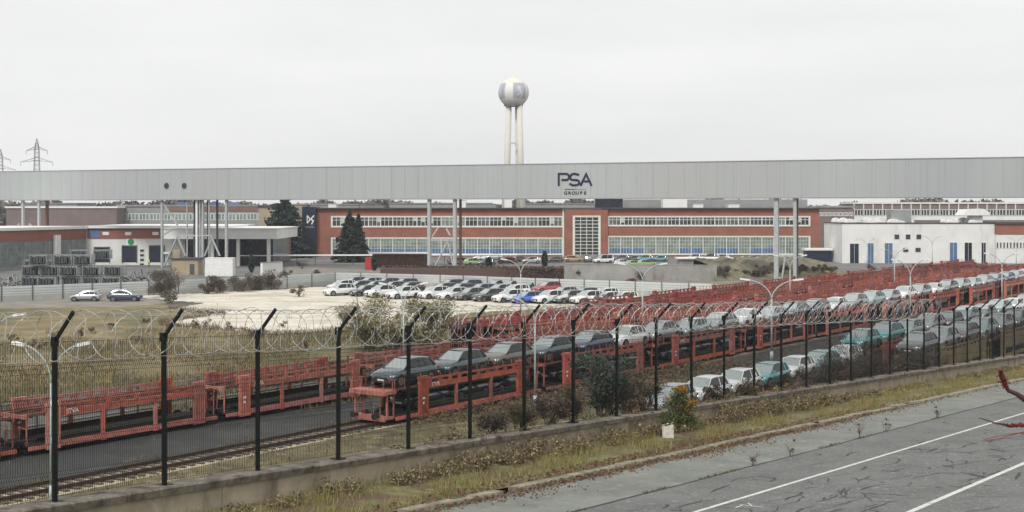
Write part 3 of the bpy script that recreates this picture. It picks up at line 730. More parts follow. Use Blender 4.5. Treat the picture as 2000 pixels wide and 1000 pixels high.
# open nose platform on the leading wagon
f = MB(); f.box((-.75,-1.36,UD-.14),(.29,1.36,UD-.02)).box((-.8,-1.40,UD-.26),(-.7,1.40,UD)).box((-.7,-1.42,UD-.22),(.25,-1.34,UD)).box((-.7,1.34,UD-.22),(.25,1.42,UD))
f.box((-.6,-1.36,.40),(.14,1.36,.54)).box((-.7,-1.3,.3),(-.6,1.3,.62))
for s in (-1.25,1.25):
    f.box((-.45,s-.05,.5),(-.35,s+.05,UD-.14)); f.tube([(-.72,s,UD),(-.72,s,UD+.62),(0.1,s,UD+.62),(0.1,s,UD)], .035, 6)
    f.tube([(-.6,s*.7,.6),(-.6,s*.7,1.3),(-.6,s*.3,1.3),(-.6,s*.3,.6)], .028, 5)
f.build('nose_platform', M_wagon, r2[0])
f = MB()
for s in (-.85,.85): f.tube([(-1.1,s,.62),(-.7,s,.62)], .1, 8); f.tube([(-1.13,s,.62),(-1.07,s,.62)], .2, 12)
f.build('buffer', M_under, r2[0])
r3 = rake(WB, LB, -76.2, 58.9, 16, lambda i: 'empty red wagon with slotted beams, %s from the near end beside the asphalt lane' % ORD[i], 'empty wagons on the asphalt lane')
rows_ = [(-81,115,WA,LA,10,'first'),(-86.5,120.5,WC,LC,10,'second'),(-92,121.5,WC,LC,10,'third'),(-97.5,148.6,WC,LC,9,'fourth')]
for c, Yn, pr, L, n, nm in rows_:
    rake(pr, L, c, Yn, n, lambda i: 'empty rusty wagon, %s from the near end, %s rake beyond the asphalt lane' % (ORD[i], nm), 'empty wagons stabled beyond the asphalt lane', skip=() )
rake(WD, LDn, -46, 75.5, 2, lambda i: 'low flat red wagon carrying cars, %s from the near end beside the fence' % ORD[i], 'flat wagons beside the fence')
rake(WC, LA, -46, 101.5, 4, lambda i: 'red double-deck wagon behind the bare shrubs, %s from their end' % ORD[i], 'wagons behind the bare shrubs')
rake([WE,WE,WE], LA, -40, 97.5, 3, lambda i: ['tan sided wagon with loaded deck nearest the bare shrubs','tan sided wagon with cars on top close behind the fence','tan sided wagon furthest along behind the fence'][i], 'wagons close behind the fence')
for q in (WA,WB,WC,WD,WE): q['gone'] = 1

# cars on the trains: nose toward the viewer
def on_track(c, Yn, s): return TP(c, Yn)+TU*s
NOSE = TROT+PI
cols = ['dark green','dark green','brown','dark green','navy','white','silver','pale teal','silver','white','silver','dark green','navy','white','silver','pale teal','silver','white','silver','white','grey','silver','pale teal','silver','navy','navy','silver','white','dark grey','black','silver','white','pale teal','silver','white']
pitch = (LA+.35)/3; s = 2.75
for i in range(33):
    k = 'suv' if cols[i] in ('dark green','brown','navy','grey') or i%3 != 1 else 'hatch'
    v = on_track(-65, Y_t2, s+i*pitch); v.z = UD+.03
    car(k, cols[i], v, NOSE+random.uniform(-.012,.012), '%s car, %s from the near end on the upper deck of the loaded train' % (cols[i], ORD[i]), 'cars on the upper deck of the loaded train')
lc = ['dark green','black','navy','dark grey','black','dark green','grey','black','navy']
for i in range(12):
    v = on_track(-65, Y_t2, 4.2+(i//3)*(LA+.35)+(i%3)*4.45); v.z = LD+.03
    car('hatch', lc[i%9], v, NOSE, '%s car on the lower deck of the loaded train, %s from its near end' % (lc[i%9], ORD[i]), 'cars on the lower deck of the loaded train', .96)
c1 = ['silver','white','white','teal','white','teal','white']
for i in range(7):
    v = on_track(-46, 75.5, 2.6+i*4.5); v.z = FD+.03
    car('hatch', c1[i], v, NOSE+random.uniform(-.01,.01), '%s car, %s from the orange bush in the low row by the fence' % (c1[i], ORD[i]), 'cars on the flat wagons by the fence')
c2 = ['teal','teal','pale teal','silver','grey','pale teal','silver','pale teal','white','silver','white','silver']
for i in range(12):
    v = on_track(-46, 101.5, 1.5+i*pitch); v.z = UD+.03
    car('suv' if i%2 else 'hatch', c2[i], v, NOSE, '%s car, %s on the upper deck starting behind the bare shrubs' % (c2[i], ORD[i]), 'cars on the upper deck behind the bare shrubs')
c3 = ['grey','silver','grey','pale teal','silver','grey','silver','grey','silver']
for i in range(9):
    v = on_track(-40, 97.5, 1.5+i*pitch); v.z = UD+.03
    car('suv', c3[i], v, NOSE, '%s car, %s in the row close behind the fence posts' % (c3[i], ORD[i]), 'cars in the row close behind the fence')
# second teal row seen low through the shrubs
# pale car park: (x, y of the tyres, colour, kind)
hd = R(214)
lot = [('front',[(664,577,'white','suv'),(714,578,'dark grey','hatch'),(745,580,'white','suv'),(788,583,'white','suv'),(850,583,'white','suv'),(886,585,'white','suv'),(920,586,'grey','suv'),(956,588,'dark grey','suv'),(996,590,'white','suv'),(1030,592,'blue','hatch'),(1074,592,'white','suv'),(1112,592,'grey','suv'),(1148,593,'white','suv'),(1184,593,'white','hatch'),(1216,593,'white','hatch')]),
 ('second',[(668,567,'white','hatch'),(702,568,'dark grey','hatch'),(733,569,'dark green','hatch'),(768,570,'navy','hatch'),(800,571,'black','hatch'),(866,573,'dark grey','hatch'),(900,574,'navy','hatch'),(940,575,'grey','hatch'),(976,576,'silver','hatch'),(1006,577,'white','hatch'),(1070,572,'red','suv'),(1100,582,'silver','hatch'),(1140,584,'black','hatch'),(1180,585,'white','hatch')]),
 ('back',[(692,560,'dark green','hatch'),(722,561,'silver','hatch'),(755,562,'black','hatch'),(790,563,'navy','hatch'),(880,565,'black','hatch'),(915,566,'navy','hatch'),(970,567,'silver','hatch'),(1000,568,'silver','hatch'),(1040,569,'dark grey','hatch')])]
for nm, L_ in lot:
    for i, (x,y,cl,kd) in enumerate(L_):
        car(kd, cl, G(x,y), hd+random.uniform(-.05,.05), '%s car, %s along the %s row of the pale car park' % (cl, ORD[i], nm), 'cars in the pale car park', 1.1)
car('hatch','silver', G(168,588), R(184), 'silver car parked alone against the pale fence', 'cars against the pale fence')
car('suv','navy', G(244,588), R(2), 'navy car parked beside the bare bush at the pale fence', 'cars against the pale fence')
fac = [(893,516,'silver',35),(908,516,'silver',35),(925,518,'lime',30),(950,519,'dark green',185),(990,515,'red',180),(1015,512,'black',40),(1038,515,'silver',185),(1083,513,'black',180),(1120,512,'orange',0),(1148,512,'grey',90),(1212,511,'navy',180),(1237,511,'dark grey',180),(1258,511,'teal',180),(1288,511,'teal',180),(1219,520,'white',30),(1240,521,'lime',30),(1262,521,'lime',30),
 (1355,508,'silver',180),(1385,508,'dark grey',180),(1408,508,'white',180),(1440,515,'dark grey',35),(1454,513,'white',35),(1470,513,'silver',35),(1486,514,'silver',35),(1502,514,'white',35),(1518,515,'silver',35),(1534,515,'white',35),(1550,516,'silver',35),(1566,517,'grey',35),(1886,503,'white',180),(1792,504,'silver',0),(940,508,'white',180),(965,508,'silver',180)]
for i, (x,y,cl,a) in enumerate(fac):
    car('hatch' if i%2 else 'suv', cl, G(x,y), R(a), '%s car in the factory car park, %s counting along the brick front' % (cl, ORD[sorted(range(len(fac)), key=lambda q: fac[q][0]).index(i)]), 'cars parked before the brick factory')
car('van','white', G(1178,514), R(200), 'white van parked at the glazed factory entrance', 'vans by the factory')
car('van','white', G(1950,503), R(0), 'white van parked at the brick end of the white building', 'vans by the factory')
car('van','white', G(92,521), R(190), 'white van standing behind the metal stillages', 'vans by the factory')
car('suv','red', G(98,524), R(180), 'red car parked behind the metal stillages', 'cars behind the stillages')
car('suv','white', G(62,522), R(180), 'white car behind the metal stillages near the bridge leg', 'cars behind the stillages')
# prototypes are only sources for the copies
def drop(root):
    for ch in kids(root):
        for g_ in kids(ch): bpy.data.objects.remove(g_)
        bpy.data.objects.remove(ch)
    bpy.data.objects.remove(root)
for q in list(PROTO.values())+[WA,WB,WC,WD,WE]: drop(q)
# ------------------------------------------------------------------ covered conveyor bridge
BV = Vector((200.8,-88,0)).normalized(); BO = Vector((-117.3,305,0)); BROT = math.atan2(BV.y, BV.x)
def bs(x): k = K(x); return (117.3+305*k)/(BV.x-k*BV.y)
def bY(x): return BO.y+bs(x)*BV.y
def bz(x, y): return H-(y-HY)*bY(x)/F
bridge = thing('conveyor_bridge', 'long pale grey covered conveyor bridge on slender legs crossing above the yard', 'bridge', BO, BROT)
ZB, ZT = 14.58, 21.25
MB().box((-120,0,ZB+.15),(300,5,ZT-.12)).build('cladding', M_bridge, bridge)
mb = MB(); mb.box((-120,-.08,ZT-.12),(300,5.1,ZT+.02)).build('roof_edge', M_greyclad, bridge)
mb = MB(); mb.box((-120,-.05,ZB),(300,5.05,ZB+.15)); mb.build('bottom_edge', M_greyclad, bridge)
mb = MB()
for i in range(140): mb.box((-120+i*3+.0,-.012,ZB+.15),(-120+i*3+.035,.002,ZT-.12))
mb.build('panel_joints', M_roofg, bridge)
for x in (325.5, 360):
    s_ = bs(x); z = bz(x,363); MB().tube([(s_,-.06,z),(s_,.05,z)], .62, 24, M_dkglass).tube([(s_,-.05,z),(s_,.04,z)], .74, 24, M_greyclad).build('round_window', None, bridge)
# emblem lettering
def lx(x): return bs(x)
def LP(pts, x, y): return [(lx(a), bz(a,b)) for a,b in pts]
def arc(cx, cy, rx, ry, a0, a1, n=8): return [(cx+rx*math.cos(R(a0+(a1-a0)*i/n)), cy-ry*math.sin(R(a0+(a1-a0)*i/n))) for i in range(n+1)]
wl = 4.1*bY(1122)/F
mb = MB(); stroke(mb, LP([(1091.5,363),(1091.5,339.5),(1105,339.5)]+arc(1106,345.5,5.5,6,90,-90,8)+[(1097,351.5)],0,0), wl, .08, -.09); mb.build('logo_letter', M_logo, bridge)
mb = MB(); stroke(mb, LP([(1131,341.5)]+arc(1122,345.2,8,5.8,80,180,5)+arc(1120,347.5,6,4,190,250,3)+[(1124,351.5)]+arc(1125,356.5,6.5,5,70,-80,6)+[(1118,361.7),(1112.5,358.5)],0,0), wl, .08, -.10); mb.build('logo_letter', M_logo, bridge)
mb = MB(); stroke(mb, LP([(1134,362.6),(1145,340),(1155.5,362.6)],0,0), wl, .08, -.11); stroke(mb, LP([(1140.5,354.2),(1151,354.2)],0,0), wl*.9, .08, -.10); mb.build('logo_letter', M_logo, bridge)
mb = MB(); stroke(mb, LP([(1103,369.6),(1124,369.6)],0,0), .10, .05, -.07, M_logo); stroke(mb, LP([(1124,369.6),(1145,369.6)],0,0), .10, .05, -.07, M_greyclad); mb.build('logo_line', None, bridge)
for i, ch in enumerate('GROUPE'):
    x = 1105+i*7.6; o = text_mesh(ch, .84, M_logo, 'logo_letter', .03, bridge, .018); o.location = (bs(x), -.05, bz(x,377.2)); o.scale = (1.1,1,1)
def leg(x, wd=.55, y=.8, m=M_galv, z0=0, z1=ZB): s_ = bs(x); MB().box((s_-wd/2,y-wd/2,z0),(s_+wd/2,y+wd/2,z1), m).build('support_leg', m, bridge)
def brace(x1, y1, x2, y2, wd=.28, yy=.8, m=M_galv): MB().bar((bs(x1),yy,bz(x1,y1)),(bs(x2),yy,bz(x2,y2)), wd, wd, m).build('brace', m, bridge)
for x, wd, yy, m in ((40,.5,.8,M_galv),(66,.55,4.2,M_rust),(71,.45,.8,M_galv),(312,.45,.8,M_galv),(438,.5,.8,M_galv),(372,.55,4,M_galv),(380,.42,.8,M_white),(386,.22,.8,M_galv),(376,.2,2.,M_mesh),(392,.35,.8,M_galv),(404,.22,.8,M_galv),(397,.2,1.5,M_mesh),(401,.35,4.2,M_mesh),(366,.3,2.4,M_mesh),(361,.22,.8,M_galv),(835,.62,.8,M_galv),(885,.62,.8,M_galv),(881,.4,4.2,M_rust),(1514.5,.75,.8,M_galv),(1551,.55,.8,M_galv),(1547,.4,4.2,M_mesh)): leg(x, wd, yy, m)
for q in ((835,469,885,469),(870,474,846,520),(872,474,882,520),(841,462,853,444),(876,460,868,446),(312,393,342,440),(316,520,342,462),(342,462,358,500),(408,462,425,500),(410,465,395,500),(342,460,410,460),(312,460,334,447),(438,392,452,397),(1514,500,1551,500),(1525,546,1532,500),(1514,540,1524,545),(20,452,33,437),(52,437,64,450)): brace(*q)
# ------------------------------------------------------------------ water tower
WT = P(1003, 405, 520); WT.z = 0
tw = thing('water_tower', 'pale globe water tower on three tall legs with lion badges around it', 'water tower', WT)
pxm = 520/F; zc = H-(181-HY)*pxm; rg = 29.5*pxm
prof = []
for i in range(17):
    a = -PI/2+PI*i/16; r_ = rg*math.cos(a)**.8 if i not in (0,16) else 0.05; z = rg*.93*math.sin(a); z = max(z, -rg*.86); prof.append((max(r_,.05), zc+z))
cut = 11
MB().lathe(prof[:cut+1], 40).build('globe', M_globe, tw, smooth=True)
MB().lathe(prof[cut:], 40).build('dome', M_gold, tw, smooth=True)
ct = MB(); ct.tube([(0,0,zc+rg*.86),(0,0,zc+rg*.98)], [2.2,1.6], 14); ct.tube([(-.3,0,zc+rg*.98),(.1,0,zc+rg*1.10)], [1.1,.5], 8); ct.build('cap', M_gold, tw)
MB().tube([(0,0,zc-rg*.90),(0,0,zc-rg*.80)], [rg*.60,rg*.66], 30).build('collar', M_concg, tw)
for a, k in ((190,1.),(322,1.),(58,1.)):
    r0, r1 = 3.2, 2.75
    c_, s_ = math.cos(R(a)), math.sin(R(a)); MB().tube([(.45+c_*2.35,s_*2.35,zc-rg*.8),(.45+c_*2.95,s_*2.95,zc*.5),(.5+c_*4.6,s_*4.6,0)], [1.12,1.2,1.5], 16).build('leg', M_tower, tw, smooth=True)
zl = H-(279-HY)*pxm
for a, b in ((190,322),(190,58),(322,58)): MB().bar((.5+math.cos(R(a))*3.1,math.sin(R(a))*3.1,zl),(.5+math.cos(R(b))*3.1,math.sin(R(b))*3.1,zl), .5, .6).build('tie_beam', M_tower, tw)
def sph(az, z, d=.0):
    rr_ = np.interp(zc+z, [q[1] for q in prof], [q[0] for q in prof]); return Vector((math.cos(az)*(rr_+d), math.sin(az)*(rr_+d), zc+z))
for az0 in (R(-64), R(-154), R(26), R(116)):
    hwz = 15*pxm; rows = []
    for i in range(9):
        z = 1.2*pxm*2-hwz+2*hwz*i/8
        rows.append([sph(az0+(j/8-.5)*.96, z, .06) for j in range(9)])
    bd = MB().grid(rows).build('badge', M_badge, tw, smooth=True)
    # rampant lion: body, head, legs and tail as thick strokes on the curved panel (u right, v up, -1..1)
    L_ = [([(-.05,.35),(.0,.1),(.12,-.2),(.18,-.4)],.30),([(-.12,.42),(-.28,.52)],.34),([(-.28,.52),(-.45,.46)],.16),([(-.05,.2),(-.35,.22),(-.5,.32)],.13),([(.0,.02),(-.32,-.05),(-.5,.0)],.13),([(.1,-.3),(-.2,-.4),(-.28,-.62),(-.42,-.64)],.15),([(.18,-.35),(.32,-.58),(.22,-.82),(.05,-.84)],.16),([(.2,-.3),(.42,-.1),(.36,.2),(.52,.45),(.42,.66)],.10),([(-.02,.4),(.1,.55)],.2)]
    lm = MB(); k = 0
    for pts, wd in L_:
        k += 1
        for i in range(len(pts)-1):
            a, b = Vector(pts[i]), Vector(pts[i+1]); d = (b-a).normalized(); nn = Vector((-d.y,d.x))*wd/2; e = d*wd*.25
            q = [a-e-nn, a-e+nn, b+e+nn, b+e-nn]
            lm.add([sph(az0-0+p.x*.44, 1.2*pxm*2+p.y*hwz*.95, .10+.004*k) for p in q], [(0,1,2,3)])
    lm.build('lion_figure', M_lion, tw)
# ------------------------------------------------------------------ pylons
def pylon(x, ytop, Y, lb, rz=0.):
    b = P(x, 405, Y); b.z = 0; zt = H-(ytop-HY)*Y/F; t = thing('power_pylon', lb, 'pylon', b, rz, 'lattice pylons on the skyline')
    mb = MB(); W = lambda z: (1.7*(1-z/zt)+ (.95 if z < zt*.90 else .95*(zt-z)/(zt*.10)))
    n = 22; prev = None
    for i in range(n+1):
        z = zt*i/n; wv = W(z); cs = [Vector((sx*wv,sy*wv,z)) for sx,sy in ((-1,-1),(1,-1),(1,1),(-1,1))]
        if prev:
            for k in range(4):
                mb.bar(prev[k],cs[k],.22,.22); mb.bar(prev[k],cs[(k+1)%4],.10,.10); mb.bar(prev[(k+1)%4],cs[k],.10,.10)
        prev = cs
    mb.build('lattice_body', M_pylon, t)
    for fz, L in ((.88,6.2),(.755,9.3)):
        z = zt*fz; m2 = MB()
        for s in (-1,1):
            for sy in (-1.,1.): m2.bar((0,sy,z),(s*L,0,z-1.0),.2,.2); m2.bar((0,sy,z+1.9),(s*L,0,z-1.0),.2,.2)
            for k in (.3,.55,.8): m2.bar((s*L*k,0,z-k*1.),(s*L*k,0,z+1.9-2.9*k),.12,.12)
            m2.bar((s*L,0,z-1),(s*L,0,z-3.2),.22,.22)
        m2.build('cross_arm', M_pylon, t)
pylon(72, 270, 800, 'whole lattice pylon standing clear above the bridge roof', R(8)); pylon(1, 291, 860, 'lattice pylon cut by the photo edge above the bridge', R(10))

# ------------------------------------------------------------------ buildings: helper frame, local +x along the front, +y back
def house(name, label, x0, Y0, x1, Y1, cat='building'):
    a = Vector((K(x0)*Y0, Y0, 0)); b = Vector((K(x1)*Y1, Y1, 0)); d = b-a; t = thing(name, label, cat, a, math.atan2(d.y,d.x)); t_ = {'o': t, 'a': a, 'd': d.normalized(), 'L': d.length}
    def X(x): k = K(x); dd = t_['d']; return (k*a.y-a.x)/(dd.x-k*dd.y)
    def Z(x, y): Yh = a.y+X(x)*t_['d'].y; return H-(y-HY)*Yh/F
    t_['X'] = X; t_['Z'] = Z; return t_
def window(h, x0, x1, z0, z1, nx, nz_, glass=M_bglass, fr=.09, m=M_frame, y=0., low=None, name='window', bars=.06):
    """frame with glazing bars proud of the wall, pane set inside"""
    f = MB(); a = y-.10
    f.box((x0,a,z0),(x0+fr,y+.02,z1)).box((x1-fr,a,z0),(x1,y+.02,z1)).box((x0+fr,a,z0),(x1-fr,y+.02,z0+fr)).box((x0+fr,a,z1-fr),(x1-fr,y+.02,z1))
    for i in range(1,nx): xx = x0+(x1-x0)*i/nx; f.box((xx-bars/2,a+.02,z0+fr),(xx+bars/2,y,z1-fr))
    for zf in (nz_ if isinstance(nz_, (list,tuple)) else [i/nz_ for i in range(1,nz_)]): zz = z0+(z1-z0)*zf; f.box((x0+fr,a+.025,zz-bars/2),(x1-fr,y-.002,zz+bars/2))
    o = f.build(name, m, h['o'])
    pz = z0+fr if low is None else low
    MB().box((x0+fr,y-.03,pz),(x1-fr,y-.015,z1-fr)).build('pane', glass, o)
    if low is not None: MB().box((x0+fr,y-.06,z0+fr),(x1-fr,y-.015,low-.03)).build('blue_panel', M_blue, o)
    return o
# brick factory
YF = 352.
h = house('brick_factory', 'long two-storey red brick factory with bands of cream framed windows', 618, YF, 1600, YF); fo = h['o']; X, Z = h['X'], h['Z']
zt = Z(1000,408); Lf = X(1600)
MB().box((0,0,0),(X(1103),26,zt)).box((X(1187),.002,0),(Lf,26,zt)).build('wall', M_brick, fo)
MB().box((X(1103),-.7,0),(X(1187),25.9,zt-.1)).build('entrance_bay', M_brick, fo)
MB().box((-.25,-.9,zt),(Lf+.25,26.2,zt+.32)).build('roof_edge', M_roofd, fo)
MB().box((-.3,-.35,0),(0-.02,0.2,zt)).build('corner_trim', M_frame, fo); MB().box((X(1100)-.2,-.3,0),(X(1100)+.25,-.0,zt)).build('corner_trim', M_frame, fo)
def winband(x0, x1, yt, yb, n, lower):
    a, b = X(x0), X(x1); z1, z0 = Z(1000,yt), Z(1000,yb)
    s_ = MB(); s_.box((a-.35,-.16,z0-.3),(b+.35,.01,z0)).box((a-.35,-.16,z1),(b+.35,.01,z1+.3)).box((a-.35,-.16,z0),(a,.01,z1)).box((b,-.16,z0),(b+.35,.01,z1)); s_.build('surround', M_frame, fo)
    for i in range(n):
        u0, u1 = a+(b-a)*i/n, a+(b-a)*(i+1)/n
        if lower:
            r_ = random.random(); bl = z0+(z1-z0)*.36
            window(h, u0, u1, z0, z1, 4, [.36,.57,.78], M_gglass, .11, low=bl if (x0 < 1000 or r_ < .45 or i < 3) else None)
        else:
            r_ = random.random(); wo_ = window(h, u0, u1, z0, z1, 3, [.68], M_bglass if r_ < .62 else (M_mglass if r_ < .9 else M_gglass), .13, bars=.12)
            if random.random() < .3: k_ = random.randint(0,2); ub = u0+(u1-u0)*k_/3; MB().box((ub+.1,-.045,z1-(z1-z0)*random.uniform(.3,.75)),(ub+(u1-u0)/3-.05,-.032,z1-.1)).build('blind', M_blind, wo_)
winband(649,1098,424,442,19,False); winband(1189,1580,424,440,17,False); winband(649,1098,466,496,19,True); winband(1189,1580,463,496,17,True)
a, b = X(1122), X(1169); z1, z0 = Z(1000,424), Z(1000,498)
s_ = MB(); s_.box((a-.5,-.95,0),(a,-.69,z1+.4)).box((b,-.95,0),(b+.5,-.69,z1+.4)).box((a,-.95,z1),(b,-.69,z1+.4)); s_.build('surround', M_frame, fo)
window(h, a, b, z0, z1, 4, [i/11 for i in range(1,11)], M_bglass, .12, y=-.72, bars=.15, name='stair_window')
MB().box((a,-1.9,0),(b,-1.2,.5)).build('step', M_concg, fo)
# roof clutter
rr = random.Random(12)
for (x0,x1,zh,m) in ((1165,1220,2.3,M_dkglass),(1300,1348,2.6,M_white),(890,908,2.0,M_white),(985,1000,2.4,M_white),(635,650,.9,M_white),(925,968,.9,M_greyclad),(1430,1452,.8,M_white),(700,745,.6,M_roofg),(1360,1380,.9,M_white),(560,575,1.,M_white)):
    if X(x0) < 0: continue
    mb = MB(); mb.box((X(x0),6,zt+.33),(X(x1),11,zt+.33+zh)); mb.box((X(x0)-.1,5.9,zt+.33+zh),(X(x1)+.1,11.1,zt+.45+zh)); mb.build('roof_vent', m, fo)
MB().box((X(1215),14,zt+.3),(X(1600),22,zt+2.6)).build('penthouse', M_greyclad, fo)
# navy end panel with emblem
h2 = house('navy_sign_tower', 'dark navy panel tower with a white winged emblem beside the cedar', 590, 350, 617, 350, 'sign'); X, Z = h2['X'], h2['Z']; L2 = X(617)
MB().box((0,0,0),(L2-.1,8,Z(600,404))).build('panel', M_navy, h2['o'])
MB().box((-3.6,1,0),(-.02,8,Z(600,402))).build('side_wall', M_tan, h2['o'])
mb = MB(); sx = lambda x: X(x); q = lambda pts: [(X(a), Z(600,b)) for a,b in pts]
stroke(mb, q([(600,421),(600,436)]), .20, .05, -.06); stroke(mb, q([(600,421),(606,428.5),(600,436)]), .3, .05, -.061); stroke(mb, q([(613.5,421),(606.5,428),(612,431),(608.5,438)]), .32, .05, -.062)
mb.build('emblem', M_white, h2['o'])
o = text_mesh('DS AUTOMOBILES', .42, M_lion, 'lettering', .01, h2['o']); o.location = (X(605), -.03, Z(600,443.5)); o.scale = (.72,1,1)
# small navy/tan block left of the panel
# left: loading-dock building (two faces)
hd_ = house('loading_dock_building', 'red and white loading dock building with navy doors behind the metal stillages', 171, 300, 362, 300); X, Z = hd_['X'], hd_['Z']; LD_ = X(362); zt = Z(200,441); zr = Z(200,466); do = hd_['o']
MB().box((0,0,0),(LD_,30,zr)).build('lower_wall', M_render, do); MB().box((-.05,-.15,zr),(LD_,30,zt-.55)).build('upper_band', M_brick, do)
MB().box((-.5,-.7,zt-.55),(LD_+10,30,zt)).build('roof_edge', M_white, do); MB().box((-.3,-.45,zt-.8),(LD_,0,zt-.551)).build('roof_soffit', M_roofd, do)
for x0,x1,yt in ((184,215,482),(238,268,479),(291,322,479)):
    d = MB(); a, b, z1 = X(x0), X(x1), Z(200,yt); d.box((a,-.25,.6),(a+.25,.05,z1), M_mesh).box((b-.25,-.25,.6),(b,.05,z1), M_mesh).box((a+.25,-.25,z1-.3),(b-.25,.05,z1), M_mesh).box((a+.25,-.02,.6),(b-.25,.02,z1-.3), M_navy)
    for i in range(8): d.box((a+.25,-.05,.7+i*(z1-1.1)/8),(b-.25,-.021,.74+i*(z1-1.1)/8), M_navy)
    d.build('dock_door', None, do)
for i in range(5): window(hd_, X(273), X(282), Z(200,495)-i*.75*1.4+.3, Z(200,495)-i*.75*1.4+1.0, 1, 1, M_bglass, .08)
for x in (207,251,304):
    MB().box((X(x-6),-.25,Z(200,459)),(X(x+6),-.151,Z(200,453))).build('wall_sign', M_letter, do)
MB().box((X(174),-.2,Z(200,464)),(X(195),-.152,Z(200,448))).build('blue_panel', M_blue, do)
c = (X(256), Z(200,472.5)); MB().box((c[0]-1.1,-.06,c[1]-.95),(c[0]+1.1,-.01,c[1]+.95), M_letter).tube([(c[0],-.10,c[1]),(c[0],-.05,c[1])], .72, 20, M_green).build('round_sign', None, do)
MB().box((X(322),-3.2,2.6),(X(340),-.3,3.0)).build('dock_canopy', M_white, do)
# left wing, receding facade seen at a slant
hw_ = house('red_banded_wing', 'long wing with a red band above grey glazing, running off behind the stillages', -60, 262, 168, 299.5); X, Z = hw_['X'], hw_['Z']; LW = X(168); wo = hw_['o']; zt2 = 8.9
MB().box((0,0,0),(LW,20,5.9)).build('glazed_wall', M_greyclad, wo); MB().box((0,-.15,5.9),(LW,20,8.2)).build('red_band', M_brick, wo); MB().box((-.3,-.6,8.2),(LW+.3,20,8.8)).build('roof_edge', M_white, wo)
for i in range(14): window(hw_, LW*i/14+.1, LW*(i+1)/14-.1, .8, 5.7, 3, 5, M_gglass, .1, M_greyclad)
MB().box((X(103),-.9,0),(X(112),-.16,7.0)).build('pillar', M_render, wo)
# canopy building between
hc = house('canopy_building', 'low building with a deep white canopy fascia over dark blue glazing', 363, 297, 560, 297); X, Z = hc['X'], hc['Z']; co = hc['o']; zc1, zc0 = Z(400,447), Z(400,466)
MB().box((0,2,0),(X(530),26,zc0)).build('glazed_wall', M_dkglass, co)
MB().box((X(325),-4,zc0),(X(547),24,zc1)).build('canopy', M_render, co); MB().box((X(325)-.2,-4.2,zc1),(X(547)+.2,24,zc1+.25)).build('roof_edge', M_white, co)
for x in (420,470,529): MB().box((X(x)-.35,-3,0),(X(x)+.35,-2.3,zc0)).build('column', M_render, co)
for i in range(12): MB().box((X(365)+i*1.6,1.9,0),(X(365)+i*1.6+.08,2.0,zc0)).build('mullion', M_mesh, co)
# background sheds left
def shed(name, label, x0, x1, Y, yt, m, yb=None, roof=M_roofg, depth=25, bands=()):
    g = house(name, label, x0, Y, x1, Y); L = g['X'](x1); z = g['Z'](x0, yt)
    MB().box((0,0,0),(L,depth,z-.5)).build('wall', m, g['o']); MB().box((-.3,-.3,z-.5),(L+.3,depth+.3,z)).build('roof', roof, g['o'])
    for (ya, yb_, n, gl, fm) in bands:
        for i in range(n): window(g, L*i/n+.1, L*(i+1)/n-.1, g['Z'](x0,yb_), g['Z'](x0,ya), 3, 1, gl, .14, fm, bars=.16)
    return g
g = shed('brown_brick_hall', 'windowless mauve brown brick hall behind the red banded wing', 12, 228, 372, 403, M_brickv, roof=M_white)
g = shed('grey_glazed_hall', 'grey hall with two long bands of glazing behind the canopy building', 229, 524, 380, 400, M_greyclad, roof=M_roofg, bands=((417,430,14,M_gglass,M_white),))
MB().box((g['X'](330),-.2,g['Z'](300,412)),(g['X'](523),-.01,g['Z'](300,404))).build('brick_band', M_brick2, g['o'])
for x0, x1 in ((340,358),(405,420),(440,457)): MB().box((g['X'](x0),4,g['Z'](300,400)),(g['X'](x1),8,g['Z'](300,395))).build('roof_vent', M_blue, g['o'])
MB().box((0,0,0),(1,1,1)).build('x', M_tan) if False else None
g = shed('tan_stair_block', 'small tan stair block behind the dark cedar', 505, 592, 365, 401, M_tan, roof=M_roofd, depth=10)
# right: white building
hwb = house('white_workshop', 'white rendered workshop with blue doors and small square windows', 1645, 310, 1945, 310); X, Z = hwb['X'], hwb['Z']; zo = hwb['o']; zt = Z(1700,437); LWb = X(1945)
MB().box((0,0,0),(LWb,18,zt)).build('wall', M_render, zo); MB().box((-.12,-.12,zt),(LWb+.12,18.1,zt+.22)).build('roof_edge', M_roofd, zo)
MB().box((-.06,-.06,0),(X(1645),-.001,zt-.05)).build('grey_return', M_greyclad, zo) if False else None
for x0,x1,yt,m in ((1660,1677,476,M_navy),(1695,1706,475,M_blue),(1728,1743,475,M_blue),(1855,1869,474,M_blue),(1884,1898,474,M_dkglass),(1917,1925,474,M_dkglass)):
    d = MB(); d.box((X(x0),-.06,0),(X(x1),.02,Z(1700,yt)), m); d.box((X(x0)-.12,-.09,0),(X(x0),.02,Z(1700,yt)+.12), M_frame).box((X(x1),-.09,0),(X(x1)+.12,.02,Z(1700,yt)+.12), M_frame).box((X(x0),-.09,Z(1700,yt)),(X(x1),.02,Z(1700,yt)+.12), M_frame)
    d.bar(((X(x0)+X(x1))/2,-.075,0),((X(x0)+X(x1))/2,-.075,Z(1700,yt)), .06, .02, M_frame); d.build('door', None, zo)
for x0 in (1747,1769,1790): window(hwb, X(x0), X(x0+9), Z(1700,467), Z(1700,458), 2, 1, M_bglass, .1, M_mesh)
for x0 in (1764,1788): window(hwb, X(x0), X(x0+10), Z(1700,492), Z(1700,484), 2, 1, M_bglass, .1, M_mesh)
rr = random.Random(4)
